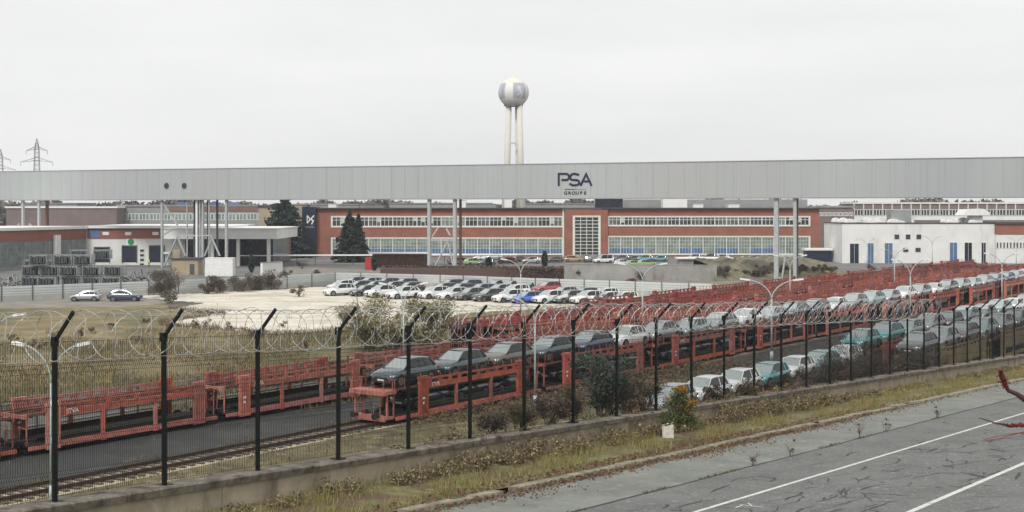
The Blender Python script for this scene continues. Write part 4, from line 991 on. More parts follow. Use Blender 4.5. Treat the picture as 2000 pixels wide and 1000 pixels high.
for i in range(26):
    x0 = rr.uniform(1650,1930); L = rr.uniform(1.4,3.4); yy = rr.uniform(2,15); hh = rr.uniform(.5,1.2)
    pts = [(X(x0)+L*.5*(1-math.cos(PI*k/6)), zt+.23+hh*math.sin(PI*k/6)) for k in range(7)]
    mb = MB(); mb.grid([[(a,yy,b) for a,b in pts],[(a,yy+1.6,b) for a,b in pts]]); mb.add([(a,yy,b) for a,b in pts],[tuple(range(7))]); mb.build('skylight', M_white, zo, smooth=False)
MB().box((X(1760),8,zt+.2),(X(1800),12,Z(1700,410))).build('plant_box', M_greyclad, zo)
mb = MB(); pts = [(X(1898),Z(1700,421)),(X(1906),Z(1700,409)),(X(1940),Z(1700,408)),(X(1951),Z(1700,415)),(X(1951),Z(1700,421))]
mb.grid([[(a,6,b) for a,b in pts],[(a,12,b) for a,b in pts]]); mb.add([(a,6,b) for a,b in pts],[tuple(range(5))]); mb.box((X(1920),7,zt),(X(1940),11,Z(1700,421)-.01)); mb.build('extract_hood', M_white, zo)
hb_ = house('brick_and_white_block', 'brick topped white block with tall narrow black windows at the workshop end', 1945.5, 309, 2120, 309); X, Z = hb_['X'], hb_['Z']; Lb = X(2120)
MB().box((0,0,0),(Lb,20,Z(1950,458))).build('lower_wall', M_render, hb_['o']); MB().box((0,-.1,Z(1950,458)),(Lb,20,Z(1950,438))).build('brick_band', M_brick, hb_['o']); MB().box((-.1,-.4,Z(1950,438)),(Lb,20,Z(1950,434))).build('roof_edge', M_roofd, hb_['o'])
for i in range(22): window(hb_, X(1946+i*6.5), X(1946+i*6.5+4), Z(1950,485), Z(1950,473), 1, 1, M_bglass, .08)
g = shed('banded_office_wing', 'long background wing with pinkish brick panels over a white window band', 1668, 2150, 400, 395, M_brickv, roof=M_frame, depth=14, bands=((409,421,26,M_bglass,M_white),))
for i in range(27): u = g['X'](1668)+(g['X'](2150))*i/26; MB().box((u-.15,-.2,g['Z'](1700,409)),(u+.15,-.01,g['Z'](1700,397.5))).build('pilaster', M_frame, g['o'])
MB().box((0,-.15,g['Z'](1700,430)),(g['X'](2150),-.01,g['Z'](1700,422))).build('lower_band', M_render, g['o'])
g = shed('plain_mauve_annexe', 'mauve brick annexe between the factory end and the banded wing', 1585, 1667, 380, 402, M_brickv, roof=M_concg, depth=14, bands=((415,422,8,M_bglass,M_white),))
g = shed('green_shelter', 'low dark green shelter at the end of the brick factory', 1574, 1624, 318, 485, M_navy, roof=M_white, depth=3)
# far roofs and the town behind
for i, (x0,x1,Y,yt,lb) in enumerate(((560,700,520,398,'pale distant roof behind the spruce'),(760,960,560,396,'low grey distant roof behind the left tower legs'),(1020,1200,600,397,'low grey distant roof behind the glazed entrance'),(40,150,560,396,'distant roof behind the brown hall'),(1400,1560,560,398,'distant grey roof behind the right tower legs'))):
    g = shed('distant_shed', lb, x0, x1, Y, yt, M_greyclad, roof=M_roofg)
# ------------------------------------------------------------------ pale perimeter fence of the car park
corners = [(-60,592),(290,577),(560,563),(655,557),(860,562),(1000,568),(1400,584)]
pf = thing('perimeter_fence', 'pale sheet fence with dark posts around the car park', 'fence', G(290,577))
base = G(290,577); pts = [G(x,y) for x,y in corners]
for i in range(len(pts)-1):
    a, b = pts[i]-base, pts[i+1]-base; d = b-a; L = d.length; n = max(1, int(L/4.2)); u = d/L; nn = Vector((u.y,-u.x,0))
    for k in range(n):
        p, q = a+u*(L*k/n), a+u*(L*(k+1)/n)
        z = random.uniform(-.02,.02)
        mb = MB(); mb.bar(p+Vector((0,0,1.45+z)), q+Vector((0,0,1.45+z)), .05, 1.3, M_pfence); mb.bar(p+Vector((0,0,.4)), q+Vector((0,0,.4)), .09, .8, M_pfence2)
        for zz in (1.05,1.4,1.75): mb.bar(p+nn*.045+Vector((0,0,zz)), q+nn*.045+Vector((0,0,zz)), .04, .05, M_pfence2)
        mb.build('fence_panel', None, pf)
        MB().bar(p+nn*.09, p+nn*.09+Vector((0,0,2.25)), .11, .11).build('fence_post', M_mesh, pf)
# wire fence behind the empty wagons on the left
wf = thing('wire_fence', 'thin dark posts with slack wires along the grass behind the empty wagons', 'fence', TP(-82,70), TROT)
for i in range(26): MB().box((i*2.4-6-.05,-.05,0),(i*2.4-6+.05,.05,2.0)).build('fence_post', M_mesh, wf)
for z in (.5,1.2,1.9): MB().tube([(-6+i*1.2,0,z-.04*(i%2)) for i in range(51)], .012, 4).build('line_wire', M_galv, wf, fix=False)

# ------------------------------------------------------------------ walls, shelters and sheds in front of the factory
def wallblock(name, label, x0, y0, x1, y1, yt, m, th=.5, cat='wall', hgt=None):
    a, b = G(x0,y0), G(x1,y1); z = hgt or (H-(yt-HY)*a.y/F); t = thing(name, label, cat, a); d = b-a
    L = d.length; rz = math.atan2(d.y,d.x); t.rotation_euler = (0,0,rz)
    MB().box((0,0,0),(L,th,z)).build('wall_body', m, t); MB().box((-.05,-.06,z),(L+.05,th+.06,z+.14)).build('coping', M_concg, t); return t
wallblock('concrete_wall', 'broad stained grey concrete retaining wall below the factory car park', 1103,545,1400,549,516,M_concg)
mbk = MB(); rows = []
for i in range(41):
    x = 1395+i*6.5; q = G(x, 549-i*.33); hh = 2.6+.35*math.sin(i*.9)+.25*math.sin(i*2.3)-1.5*(i > 30)*(i-30)/10
    rows.append([q+Vector((0,-2,-.05)), q+Vector((0,2.5,hh*.55)), q+Vector((0,6,hh)), q+Vector((0,26,hh+.2)), q+Vector((0,30,-.05))])
mbk.grid(rows); struct('earth_bank', mbk, M_bankm, True)
wallblock('pale_block_wall', 'short pale block wall beside the left shrubs', 513,541,552,538,514,M_render)
hg = thing('brown_hedge', 'long clipped brown leafless hedge under the factory car park', 'hedge', G(720,547))
cs = []
a, b = G(745,547)-G(720,547), G(1102,549)-G(720,547)
for i in range(9000):
    t = random.random(); p = a+(b-a)*t; cs.append((p.x, p.y+random.uniform(0,1.6), random.random()**.7*2.6))
cs = np.array(cs); tris('twigs', leaf_quads(cs, .16), M_hedge, hg, 4)
MB().box((a.x,a.y+.3,0),(b.x,b.y+1.2,2.2)).build('dense_core', M_hedge, hg)
# long white canopy of the cycle shelter
sh = thing('long_canopy', 'thin white canopy roof on posts running along the factory front', 'shelter', G(470,518)); base = G(470,518)
a, b = Vector((0,0,0)), G(1010,516)-base; zc_ = H-(499-HY)*base.y/F
MB().bar(a+Vector((0,0,zc_)), b+Vector((0,0,zc_)), 2.6, .22).build('roof', M_white, sh)
for i in range(16): p = a+(b-a)*(i/15); MB().bar(p, p+Vector((0,0,zc_-.1)), .12, .12).build('post', M_mesh, sh)
bk = thing('shelter_roof', 'flat pale bus shelter roof beside the spruce', 'shelter', G(720,523)); z = H-(496-HY)*G(720,523).y/F
MB().box((0,0,z),(13,3,z+.3)).build('roof', M_white, bk)
for xx in (1,5,9,12): MB().box((xx,.3,0),(xx+.15,.45,z)).build('post', M_mesh, bk)
MB().box((.5,2.7,0),(12.5,2.9,z)).build('back_panel', M_rust, bk)
ws = thing('flat_roof_kiosk', 'small kiosk with a flat white roof in front of the right factory windows', 'kiosk', G(1326,525)); z = H-(503-HY)*G(1326,525).y/F
MB().box((0,0,0),(10.5,3,z-.3)).build('wall', M_greyclad, ws); MB().box((-.5,-.6,z-.3),(11.2,3.5,z)).build('roof', M_white, ws)
for i in range(4): MB().box((.8+i*2.6,-.05,1.0),(2.6+i*2.6,.01,z-.6)).build('window', M_gglass, ws)
kb = thing('tan_hut', 'tan hut with a dark roof beneath the bridge pipes', 'hut', G(336,537)); bq = G(336,537)
MB().box((0,0,0),(5.0,4,3.0)).build('wall', M_tan, kb); MB().box((-.3,-.3,3.0),(5.4,4.3,3.25)).build('roof', M_roofd, kb); MB().box((3.4,-.05,.1),(4.3,.01,2.1)).build('door', M_mesh, kb)
wc_ = thing('white_container', 'plain white box container beside the tan hut', 'container', G(400,541)); mb = MB(); mb.box((0,0,.1),(5.2,2.6,3.45))
for i in range(18): mb.box((.1+i*.285,-.03,.3),(.22+i*.285,-.001,3.3))
mb.build('body', M_white, wc_); MB().box((-.04,-.05,3.45),(5.24,2.65,3.55)).build('roof_edge', M_render, wc_)
yb_ = thing('yellow_crate', 'yellowish wooden crate on the tan hut roof', 'crate', G(336,537)+Vector((0,.5,3.25)))
mb = MB()
for i in range(5): mb.box((0,-.02,i*.32),(1.35,0,i*.32+.24)).box((0,1.3,i*.32),(1.35,1.32,i*.32+.24)).box((-.02,0,i*.32),(0,1.3,i*.32+.24)).box((1.35,0,i*.32),(1.37,1.3,i*.32+.24))
mb.box((.02,.02,0),(1.33,1.28,1.5)); mb.build('boards', M_tan, yb_)
rb = thing('red_cabinet', 'bright red cabinet standing in front of the bus shelter', 'cabinet', G(713,527)); MB().box((0,0,0),(1.7,1.,2.5)).box((-.05,-.05,2.5),(1.75,1.05,2.6)).build('body', M_redp, rb); MB().box((.1,-.03,.2),(1.6,-.001,2.3)).build('door', M_redp, rb)
# metal stillages with dark car parts
def stillage():
    t = thing('metal_stillage', 'x', 'stillage'); f = MB(); w_, d_, h_ = 3.0,2.2,1.75
    for xx in (0,w_-.16):
        for yy in (0,d_-.14): f.box((xx,yy,0),(xx+.16,yy+.14,h_))
    for yy in (-.02,d_-.08): f.box((0,yy,h_-.14),(w_,yy+.1,h_-.02)).box((0,yy,.1),(w_,yy+.1,.24))
    for k in range(7): f.box((.1+k*.4,-.03,h_-.28+.06*math.cos(k*2.)),(.4+k*.4,.02,h_-.12))
    for i in range(8): f.box((.0,.2+i*.25,.2),(.03,.23+i*.25,h_)); f.box((w_-.03,.2+i*.25,.2),(w_,.23+i*.25,h_))
    f.build('frame', M_still, t)
    c = MB(); rr = random.Random(8)
    for i in range(9): x_ = .25+i*.28; c.bar((x_,.3,.25),(x_+rr.uniform(-.05,.1),.3+rr.uniform(0,.3),h_-rr.uniform(.3,.5)),.2,1.4)
    c.build('load', M_load, t); return t
st0 = stillage(); n = 0; rr = random.Random(2)
for tier, (z, cnt, x0) in enumerate(((0,5,36),(1.78,5,38),(3.56,3,60))):
    for i in range(cnt):
        v = G(x0+i*41, 561); v.z = z; v.y += rr.uniform(-.5,.5); v.x += rr.uniform(-.25,.25)
        lb = 'grey metal stillage of dark parts, %s in the %s tier behind the pale fence' % (ORD[i], ('bottom','middle','top')[tier])
        if n == 0: st0.location = v; st0['label'] = lb; st0['group'] = 'stacked metal stillages'
        else: dup(st0, v, rr.uniform(-.16,.16), lb, 'stacked metal stillages')
        n += 1
for i in range(4):
    v = G(30+i*46, 548); v.z = 0; dup(st0, v+Vector((0,4,3.6 if i > 1 else 1.78)), rr.uniform(-.2,.2), 'grey metal stillage in the rear stack, %s from the left bridge leg' % ORD[i], 'rear stack of metal stillages')
# loose heaps of frames right of the stillages
for i, (x,y,lb) in enumerate(((252,556,'loose heap of grey frames just right of the stacked stillages'),(276,556,'low heap of grey pipes and frames left of the big bare bush'),(18,560,'heap of grey frames left of the stacked stillages'),(222,548,'tilted grey frames leaning behind the stacked stillages'))):
    t = thing('frame_heap', lb, 'scrap heap', G(x,y), 0, 'loose heaps by the stillages'); mb = MB(); rr = random.Random(50+i)
    for k in range(46):
        p = Vector((rr.uniform(-1.6,1.6), rr.uniform(-1,1), rr.uniform(.05,1.5))); d = Vector((rr.gauss(0,1),rr.gauss(0,.5),rr.gauss(0,.45))).normalized(); L = rr.uniform(.5,1.5); q = p+d*L
        if min(p.z,q.z) < 0: q.z = abs(q.z)
        mb.bar(p, q, rr.uniform(.05,.12), rr.uniform(.05,.25), (M_still, M_galv, M_mesh, M_load)[k%4])
    for k in range(5): mb.bar((-1.5+k*.7,rr.uniform(-.5,.5),0),(-1.5+k*.7+rr.uniform(-.3,.3),rr.uniform(-.5,.5),1.6), .1, .1, M_galv)
    mb.build('frames', None, t)
# worker
def person(label, loc, rz):
    me = bpy.data.meshes.new('person'); V = [(0,0,.95),(0,0,1.2),(0,0,1.42),(0,0,1.52),(0,.02,1.66),(0,.02,1.76),(.1,0,.9),(.12,.05,.48),(.12,-.02,.07),(.12,.12,.03),(-.1,0,.9),(-.12,-.05,.48),(-.12,-.1,.07),(-.12,.04,.03),(.2,0,1.40),(.26,.0,1.12),(.25,.12,.88),(-.2,0,1.40),(-.26,0,1.12),(-.25,.12,.88)]
    E = [(0,1),(1,2),(2,3),(3,4),(4,5),(0,6),(6,7),(7,8),(8,9),(0,10),(10,11),(11,12),(12,13),(2,14),(14,15),(15,16),(2,17),(17,18),(18,19)]
    me.from_pydata(V,E,[]); o = bpy.data.objects.new('person', me); C.objects.link(o); sk = o.modifiers.new('skin','SKIN')
    rad = [.14,.14,.15,.06,.095,.07,.095,.065,.05,.045,.095,.065,.05,.045,.075,.05,.035,.075,.05,.035]
    for i, v in enumerate(me.skin_vertices[0].data): v.radius = (rad[i],rad[i]*.85); v.use_root = i == 0
    sub = o.modifiers.new('sub','SUBSURF'); sub.levels = 1; sub.render_levels = 1
    dg = bpy.context.evaluated_depsgraph_get(); m2 = bpy.data.meshes.new_from_object(o.evaluated_get(dg)); bpy.data.objects.remove(o)
    o = bpy.data.objects.new('person', m2); C.objects.link(o); m2.materials.clear(); m2.materials.append(M_cloth); m2.materials.append(M_skin)
    for p in m2.polygons: p.material_index = 1 if p.center.z > 1.52 or p.center.z < .92 and abs(p.center.x) > .2 else 0; p.use_smooth = True
    o.location = loc; o.rotation_euler = (0,0,rz); tag(o, label, 'person')
    MB().lathe([(.19,.88),(.205,1.1),(.215,1.3),(.19,1.42),(.09,1.49)], 14).build('vest', M_hivis, o, smooth=True).scale = (1,.86,1)
    return o
v = P(291,525,292); v.z = 0; person('worker in a yellow hi-vis vest standing by the dock door', v, R(160)).scale = (1,1,1)

# ------------------------------------------------------------------ trees and shrubs
def twigs(mb, p, d, L, r, depth, rr, spread=.6):
    q = p+d*L; mb.tube([p, p+d*L*.5+Vector((rr.uniform(-1,1),rr.uniform(-1,1),rr.uniform(-.3,.6)))*L*.07, q], [r, r*.8, r*.55], 4 if depth > 1 else 3, cap=False)
    if depth <= 0: return
    for i in range(rr.randint(2,4) if depth > 1 else rr.randint(3,5)):
        dd = (d+Vector((rr.gauss(0,spread),rr.gauss(0,spread),rr.gauss(.12,spread*.6)))).normalized(); s = rr.uniform(.3,1)
        twigs(mb, p+d*L*s, dd, L*rr.uniform(.5,.78), r*.55, depth-1, rr, spread)
def shrub(name, label, base, r, hgt, k, size, m, seed, twig=6, group=None, lobes=9, cat='shrub', r0=.035, leafm2=None, depth=2):
    rr = random.Random(seed); t = thing(name, label, cat, base, 0, group); mb = MB()
    for i in range(twig):
        a = rr.uniform(0,2*PI); d = Vector((math.cos(a)*rr.uniform(.1,.9)*r/hgt*1.3, math.sin(a)*rr.uniform(.1,.9)*r/hgt*1.3, 1)).normalized()
        twigs(mb, Vector((rr.uniform(-.2,.2)*r,rr.uniform(-.2,.2)*r,-.05)), d, hgt*rr.uniform(.38,.6), r0, depth, rr)
    mb.build('stems', M_twig, t, fix=False)
    if k:
        pts = []
        for i in range(lobes):
            a = rr.uniform(0,2*PI); q = rr.uniform(.1,.75)*r; zz = rr.uniform(.25,.82)*hgt; s = rr.uniform(.22,.42)*r
            pts.append(blob(k//lobes, (math.cos(a)*q,math.sin(a)*q,zz), (s,s,s*.75)))
        pts = np.concatenate(pts); tris('foliage', leaf_quads(pts, size), m, t, 4)
        if leafm2:
            pts = np.concatenate([blob(k//6, (leafm2[1][0]*r, leafm2[1][1]*r, hgt*leafm2[1][2]), (r*.5,r*.45,hgt*.16)), blob(k//7, (leafm2[1][0]*r*1.1, leafm2[1][1]*r, hgt*(leafm2[1][2]-.34)), (r*.6,r*.4,hgt*.14))]); tris('turned_foliage', leaf_quads(pts, size), leafm2[0], t, 4)
    return t
def conifer(name, label, base, r, hgt, m, seed, layers=30, cedar=False, cat='tree'):
    rr = random.Random(seed); t = thing(name, label, cat, base); MB().tube([(0,0,0),(0,0,hgt*.5),(0,0,hgt*.98)], [r*.09,r*.05,.03], 8).build('trunk', M_bark, t)
    cs = []; bm_ = MB()
    for i in range(layers):
        u = (i+rr.random()*.6)/layers; z = hgt*(.03+.96*u)
        rl = r*((1-u)**.8 if not cedar else (1-u*.55)*(1 if u < .9 else .45))*rr.uniform(.8,1.08); nb = int(6+9*(1-u))
        for k in range(nb):
            a = rr.uniform(0,2*PI); ll = rl*rr.uniform(.65,1.12); drop = ll*(.28 if not cedar else .06); d = Vector((math.cos(a),math.sin(a),0))
            up = .12*ll
            bm_.bar((0,0,z+drop*.6), tuple(d*ll+Vector((0,0,z-drop*.3))), .05, .05)
            for j in range(26 if not cedar else 34):
                f = rr.random()**.6; wv = ll*.20*(1.1-f*.6); c = d*ll*f+Vector((-d.y,d.x,0))*rr.uniform(-wv,wv)*1.2+Vector((0,0,z+drop*(.6-.9*f)+rr.uniform(-.35,.12)))
                cs.append(tuple(c))
    bm_.build('limbs', M_bark, t, fix=False); tris('crown', leaf_quads(np.array(cs), .34), m, t, 4); return t
cedar = conifer('cedar_tree', 'broad dark blue-green cedar between the canopy and the navy panel', P(556,405,342)*1, 7.6, 15.6, M_con2, 3, 34, True)
cedar.location.z = 0
conifer('spruce_tree', 'dark pointed double-topped spruce in front of the brick factory', G(684,512), 5.0, 12.4, M_con1, 5, 30)
tp = conifer('spruce_tree', 'slender second spruce merging into the larger spruce', G(700,511.5), 3.2, 11.6, M_con1, 6, 24)
def column_tree(label, x, y, hgt, seed):
    t = thing('cypress_tree', label, 'tree', G(x,y), 0, 'small clipped columns in the factory car park'); MB().tube([(0,0,0),(0,0,hgt*.8)], .12, 6).build('trunk', M_bark, t)
    tris('crown', leaf_quads(blob(900, (0,0,hgt*.52), (.62,.62,hgt*.5)), .22), M_con1, t, 4)
column_tree('small dark columnar tree beside the orange car', 1064,527,4.0,1); column_tree('small dark columnar tree near the lime car', 955,531,3.0,2); column_tree('dark clipped shrub by the canopy end', 491,533,3.6,3); column_tree('narrow dark tree by the bus shelter', 731,529,3.2,4)
for i in range(14):
    x = 1405+i*17+random.uniform(-5,5); q = G(x, 549-i*.8); shrub('bank_shrub', 'bare shrub on the earth bank, %s going right from the concrete wall' % ORD[i], q+Vector((0,random.uniform(0,4),.4)), random.uniform(1.1,1.9), random.uniform(1.3,2.6), 700, .12, M_hedge if i%3 else M_twig, 400+i, 7, 'bare shrubs on the earth bank', lobes=6)
for i in range(12):
    x = 1640+i*23+random.uniform(-6,6); shrub('hedge_bush', 'brown hedge bush before the white workshop, %s from its left corner' % ORD[i], G(x, 512), random.uniform(1.2,1.9), random.uniform(1.2,1.9), 700, .14, M_hedge, 430+i, 5, 'brown bushes before the white workshop', lobes=6)
shrub('bare_bush', 'large round bare dark bush against the pale fence', G(324,581), 3.1, 4.3, 5200, .09, M_twig, 1, 34, depth=2, lobes=14)
for i, (x,y,r_,hh) in enumerate(((428,573,2.4,2.7),(470,570,2.5,2.8),(535,566,2.7,3.2),(405,574,1.5,2.2),(500,567,1.8,2.4))):
    shrub('bare_bush', 'grey bare bush along the pale fence, %s from the big round bush' % ORD[sorted([428,470,535,405,500]).index(x)], G(x,y), r_, hh, 2200, .10, M_twig if i%2 else M_hedge, 20+i, 16, 'bare bushes along the pale fence')
for i, (x,y,r_,hh,k,lb) in enumerate(((722,708,3.3,5.6,8000,'tall olive leaved bush behind the fence, left of its lamp'),(838,706,3.0,5.2,7000,'olive leaved bush just right of the lamp behind the loaded train'),(780,712,3.0,3.8,5500,'lower olive bush between the two taller ones'),(675,655,1.6,2.2,1200,'small olive bush at the edge of the pale concrete'))):
    shrub('olive_bush', lb, TP(-85+i*1.5,1)*0+G(x,y-22), r_, hh, int(k*.6), .11, M_olive, 40+i, 22, 'olive bushes on the field', lobes=20)
for i in range(16):
    x = 30+i*38+random.uniform(-12,12); y = random.uniform(618,690); shrub('field_weed', 'weed clump on the grass field, %s of sixteen counted from the photo\'s left edge' % ORD[i], G(x,y), random.uniform(.5,1.1), random.uniform(.6,1.3), 160, .08, M_weed, 60+i, 6, 'weed clumps on the grass field', lobes=4, cat='weed', r0=.015)
for i, (x,y) in enumerate(((330,592),(585,580),(980,563),(1230,560),(1320,590),(1180,600),(1460,545),(1500,540),(1250,547),(1130,545),(1700,530),(1850,522),(560,545),(620,540),(590,525))):
    shrub('bare_bush', 'bare brown shrub, %s counting from the big round bush' % ORD[sorted([q[0] for q in ((330,592),(585,580),(980,563),(1230,560),(1320,590),(1180,600),(1460,545),(1500,540),(1250,547),(1130,545),(1700,530),(1850,522),(560,545),(620,540),(590,525))]).index(x)], G(x,y), 1.5, 1.7, 500, .10, M_hedge if i%2 else M_twig, 90+i, 8, 'scattered bare shrubs before the factory', lobes=5)
def fbehind(x, off, Y=None):
    """point a little behind the fence line at a photo column"""
    k = K(x); Yf = -24.35/(k-RD) if Y is None else Y; p = Vector((k*Yf, Yf, 0)); p += Vector((k,1,0))*off; p.z = H-4.9-RS*p.y; return p
p = P(1178,822,42)
shrub('evergreen_bush', 'dense blue-green evergreen bush growing behind the fence', p, 1.15, 2.4, 3600, .05, M_ever, 201, 20, lobes=26)
p = P(1326,834,38.6)
ab = shrub('autumn_bush', 'green bush turning orange at the foot of the fence', p, .5, 1.35, 0, .042, M_leafg, 202, 14, r0=.012)
gp = np.concatenate([blob(900, (-.02,0,.36), (.50,.34,.34)), blob(300, (-.24,0,.78), (.30,.26,.26)), blob(420, (-.5,0,.28), (.26,.2,.25)), blob(300, (.48,0,.22), (.25,.2,.2)), blob(350, (.10,-.05,.95), (.30,.25,.28)), blob(600, (.2,0,.3), (.35,.3,.22)), blob(420, (.05,-.05,1.15), (.45,.3,.3)), blob(300, (.35,-.08,.7), (.4,.25,.3))]); tris('green_foliage', leaf_quads(gp, .04), M_leafg, ab, 4)
op = np.concatenate([blob(260, (.06,-.05,1.30), (.26,.24,.15)), blob(230, (.40,-.08,.88), (.30,.22,.17)), blob(120, (.30,-.1,.66), (.32,.2,.18)), blob(60, (-.1,0,1.05), (.40,.2,.2))]); tris('turned_foliage', leaf_quads(op, .04), M_leafo, ab, 4); ab.scale = (.78,.78,.84)
for i, (x,off,hh,r_) in enumerate(((1625,2.2,2.6,1.3),(1690,2.5,3.3,1.6),(1755,2.6,2.9,1.6),(1590,1.8,1.9,1.0),(1820,2.4,1.9,1.3))):
    p = P(x, (800,785,775,800,745)[i], (58,62,66.5,56,72)[i])
    shrub('bare_shrub', ['bare tangled shrub in front of the last teal car','tallest bare tangled shrub behind the fence','wide bare shrub below the teal upper cars','low bare shrub beside the white cars','sparse bare shrub before the tan sided wagon'][i], p, r_*1.2, hh, 2200, .04, M_twig, 210+i, 26, 'bare shrubs behind the fence', r0=.022, depth=3)
for i, (x,y,hh,r_) in enumerate(((960,848,.8,.6),(1015,838,.9,.7),(1075,828,.8,.7),(1120,822,1.1,.6),(1225,812,1.2,.7),(1262,806,1.2,.7),(1395,790,.8,.7),(1460,778,.7,.7),(1530,770,.9,.7))):
    k = K(x); Yw = -24.35/(k-RD)+.9; p = P(x, y, Yw); shrub('dry_shrub', 'dry brown tangle behind the wall, %s going right past the first loaded wagon' % ORD[i], p, r_, hh, 1100, .035, M_weed if i%2 else M_hedge, 500+i, 14, 'dry tangles behind the wall', r0=.012, depth=3, lobes=8)
# dead brambles and weeds along the wall, verge grass, fallen leaves
def wallpt(n, Ylo, Yhi, clo, chi, hh):
    Y = Ylo+(Yhi-Ylo)*rng.random(n); c = clo+(chi-clo)*rng.random(n); return np.stack([RD*Y+c, Y, H-hh-RS*Y], 1)
def interp_h(c): return np.interp(c, [-24.0,-23.2,-22,-20.95], [4.30,4.36,4.42,4.44])
n = 62000; Y = 14+(92-14)*rng.random(n)**1.35; c = -24.05+3.05*rng.random(n); hh = interp_h(c)
dens = np.sin(Y*1.7+c*2)+np.sin(Y*.61+c*3.1)+np.sin(c*4.0-Y*.9); keep = (dens > -1.2+rng.random(n)*1.2)
base_ = np.stack([RD*Y+c, Y, H-hh-RS*Y-.01], 1)[keep]; hg_ = (.05+.17*rng.random(len(base_))**2)*(1+.5*np.clip(dens[keep],0,2))
g1 = rng.random(len(base_)) < .6
tag(tris('verge_grass', blades(base_[g1], hg_[g1], .008+.012*rng.random(g1.sum()), .9), M_blade), kind='stuff'); tag(tris('dry_grass', blades(base_[~g1], hg_[~g1]*1.15, .008+.01*rng.random((~g1).sum()), .9), M_blade2), kind='stuff')
# brambles: dense clump zones by photo column
zones = [(820,1060,1.7,.7),(1060,1240,1.0,.6),(1240,1560,2.3,.8),(560,830,.9,.5),(1560,1660,1.0,.45),(1660,2000,.35,.25),(300,560,.3,.3)]
cl_ = []; st_ = MB(); rr = random.Random(77)
for xa, xb, dn, hh in zones:
    ya, yb = -24.35/(K(xa)-RD), -24.35/(K(xb)-RD)
    for i in range(int((yb-ya)*9*dn)+4):
        Y = rr.uniform(ya,yb); side = rr.random(); c = -24.4+rr.uniform(-1.3,.15) if side < .5 else -23.95+rr.uniform(0,.9)
        z0 = H-(3.9 if side < .5 else 4.33)-RS*Y; r_ = rr.uniform(.15,.42); h_ = hh*rr.uniform(.35,1.)
        if side < .5 and c < -24.7: z0 = H-4.5-RS*Y
        cl_.append(blob(rr.randint(50,130), (RD*Y+c, Y, z0+h_*.35), (r_,r_,h_*.45)))
        for k in range(5):
            p = Vector((RD*Y+c+rr.uniform(-.2,.2), Y+rr.uniform(-.2,.2), z0-.05)); d = Vector((rr.gauss(0,.5),rr.gauss(0,.5),1)).normalized(); q = p+d*h_*rr.uniform(.7,1.5)
            st_.tube([p, (p+q)/2+Vector((rr.gauss(0,.06),rr.gauss(0,.06),.05)), q+Vector((rr.gauss(0,.1),rr.gauss(0,.1),-.08))], [.007,.006,.003], 3, cap=False)
cl_ = np.concatenate(cl_); sel = rng.random(len(cl_))
tag(tris('dead_brambles', leaf_quads(cl_[sel < .40], .035), M_weed, None, 4), kind='stuff'); tag(tris('straw_tangle', leaf_quads(cl_[(sel >= .40)&(sel < .70)], .04), M_straw, None, 4), kind='stuff'); tag(tris('bramble_leaves', leaf_quads(cl_[(sel >= .70)&(sel < .92)], .035), M_leafg, None, 4), kind='stuff'); tag(tris('withered_leaves', leaf_quads(cl_[sel >= .92], .04), M_leafb, None, 4), kind='stuff')
tag(st_.build('bramble_stems', M_weed, fix=False), kind='stuff')
n = 16000; Y = 18+55*rng.random(n); c = -20.72+rng.exponential(.20, n)*(1+.8*np.sin(Y*1.3)*np.sin(Y*.47)); k = (rng.random(n) < np.exp(-((Y-37)/11.)**2)+.04); c2 = np.where(rng.random(n) < .35, -21.4+.9*rng.random(n), c)
pts = np.stack([RD*Y+c2, Y, np.where(c2 > -20.7, H-HR-RS*Y+.03+.10*rng.random(n)*np.exp(-np.clip(c2+20.7,0,9)*5), H-4.38-RS*Y+.04)], 1)[k]
tag(tris('fallen_leaves', leaf_quads(pts, .04, 3.), M_leafb, None, 4), kind='stuff')
n = 5200; Y = 15+40*rng.random(n)**1.4; c = -17.75+.05*rng.normal(size=n); kp = (np.sin(Y*.8)+np.sin(Y*2.1)+.9*(30-Y)/15) > 0; pb = np.stack([RD*Y+c, Y, H-HR-RS*Y], 1)[kp]
tag(tris('seam_moss', blades(pb, .02+.07*rng.random(len(pb))**2, .012+.012*rng.random(len(pb)), 1.2), M_moss), kind='stuff')
# road weeds growing from the seam
for i, (x,y) in enumerate(((1680,850),(1545,868),(1470,905),(1730,838),(1830,812))):
    k = K(x); Y = -17.75/(k-RD); p = Vector((k*Y,Y,H-HR-RS*Y)); shrub('road_weed', 'thin dry weed growing from the tar seam, %s from the near end' % ORD[[4,0,0,0,0][0] if False else sorted([1680,1545,1470,1730,1830]).index(x)], p, .18, .55 if i else .8, 60, .03, M_weed, 300+i, 4, 'weeds in the tar seam', lobes=3, cat='weed', r0=.007)
# field and strip grass tufts
n = 60000; x = -120+1120*rng.random(n); y = 612+190*rng.random(n)**1.2; Yg = F*H/(y-HY); Xg = (x-1000)/F*Yg
ok = (Xg-TD*Yg < -73.5)&(Xg-TD*Yg > -140)&(np.sin(Xg*.5)+np.sin(Yg*.33+Xg*.2)+rng.random(n)*1.5 > .1)&~((y < 650)&(x > 430))
pb = np.stack([Xg, Yg, np.zeros(n)], 1)[ok]; tag(tris('field_tufts', blades(pb, .15+.45*rng.random(len(pb))**2, .03+.05*rng.random(len(pb)), .8), M_bladef), kind='stuff')
ed = [(880,612),(780,636),(690,642),(610,648),(540,652),(480,646),(420,641),(360,636),(310,631),(370,621),(440,611),(380,606),(330,604)]; pb = []
for (xa,ya),(xb,yb) in zip(ed[:-1], ed[1:]):
    for k in range(420): f = random.random(); g = G(xa+(xb-xa)*f, ya+(yb-ya)*f+random.gauss(0,2.2)); pb.append((g.x,g.y,0))
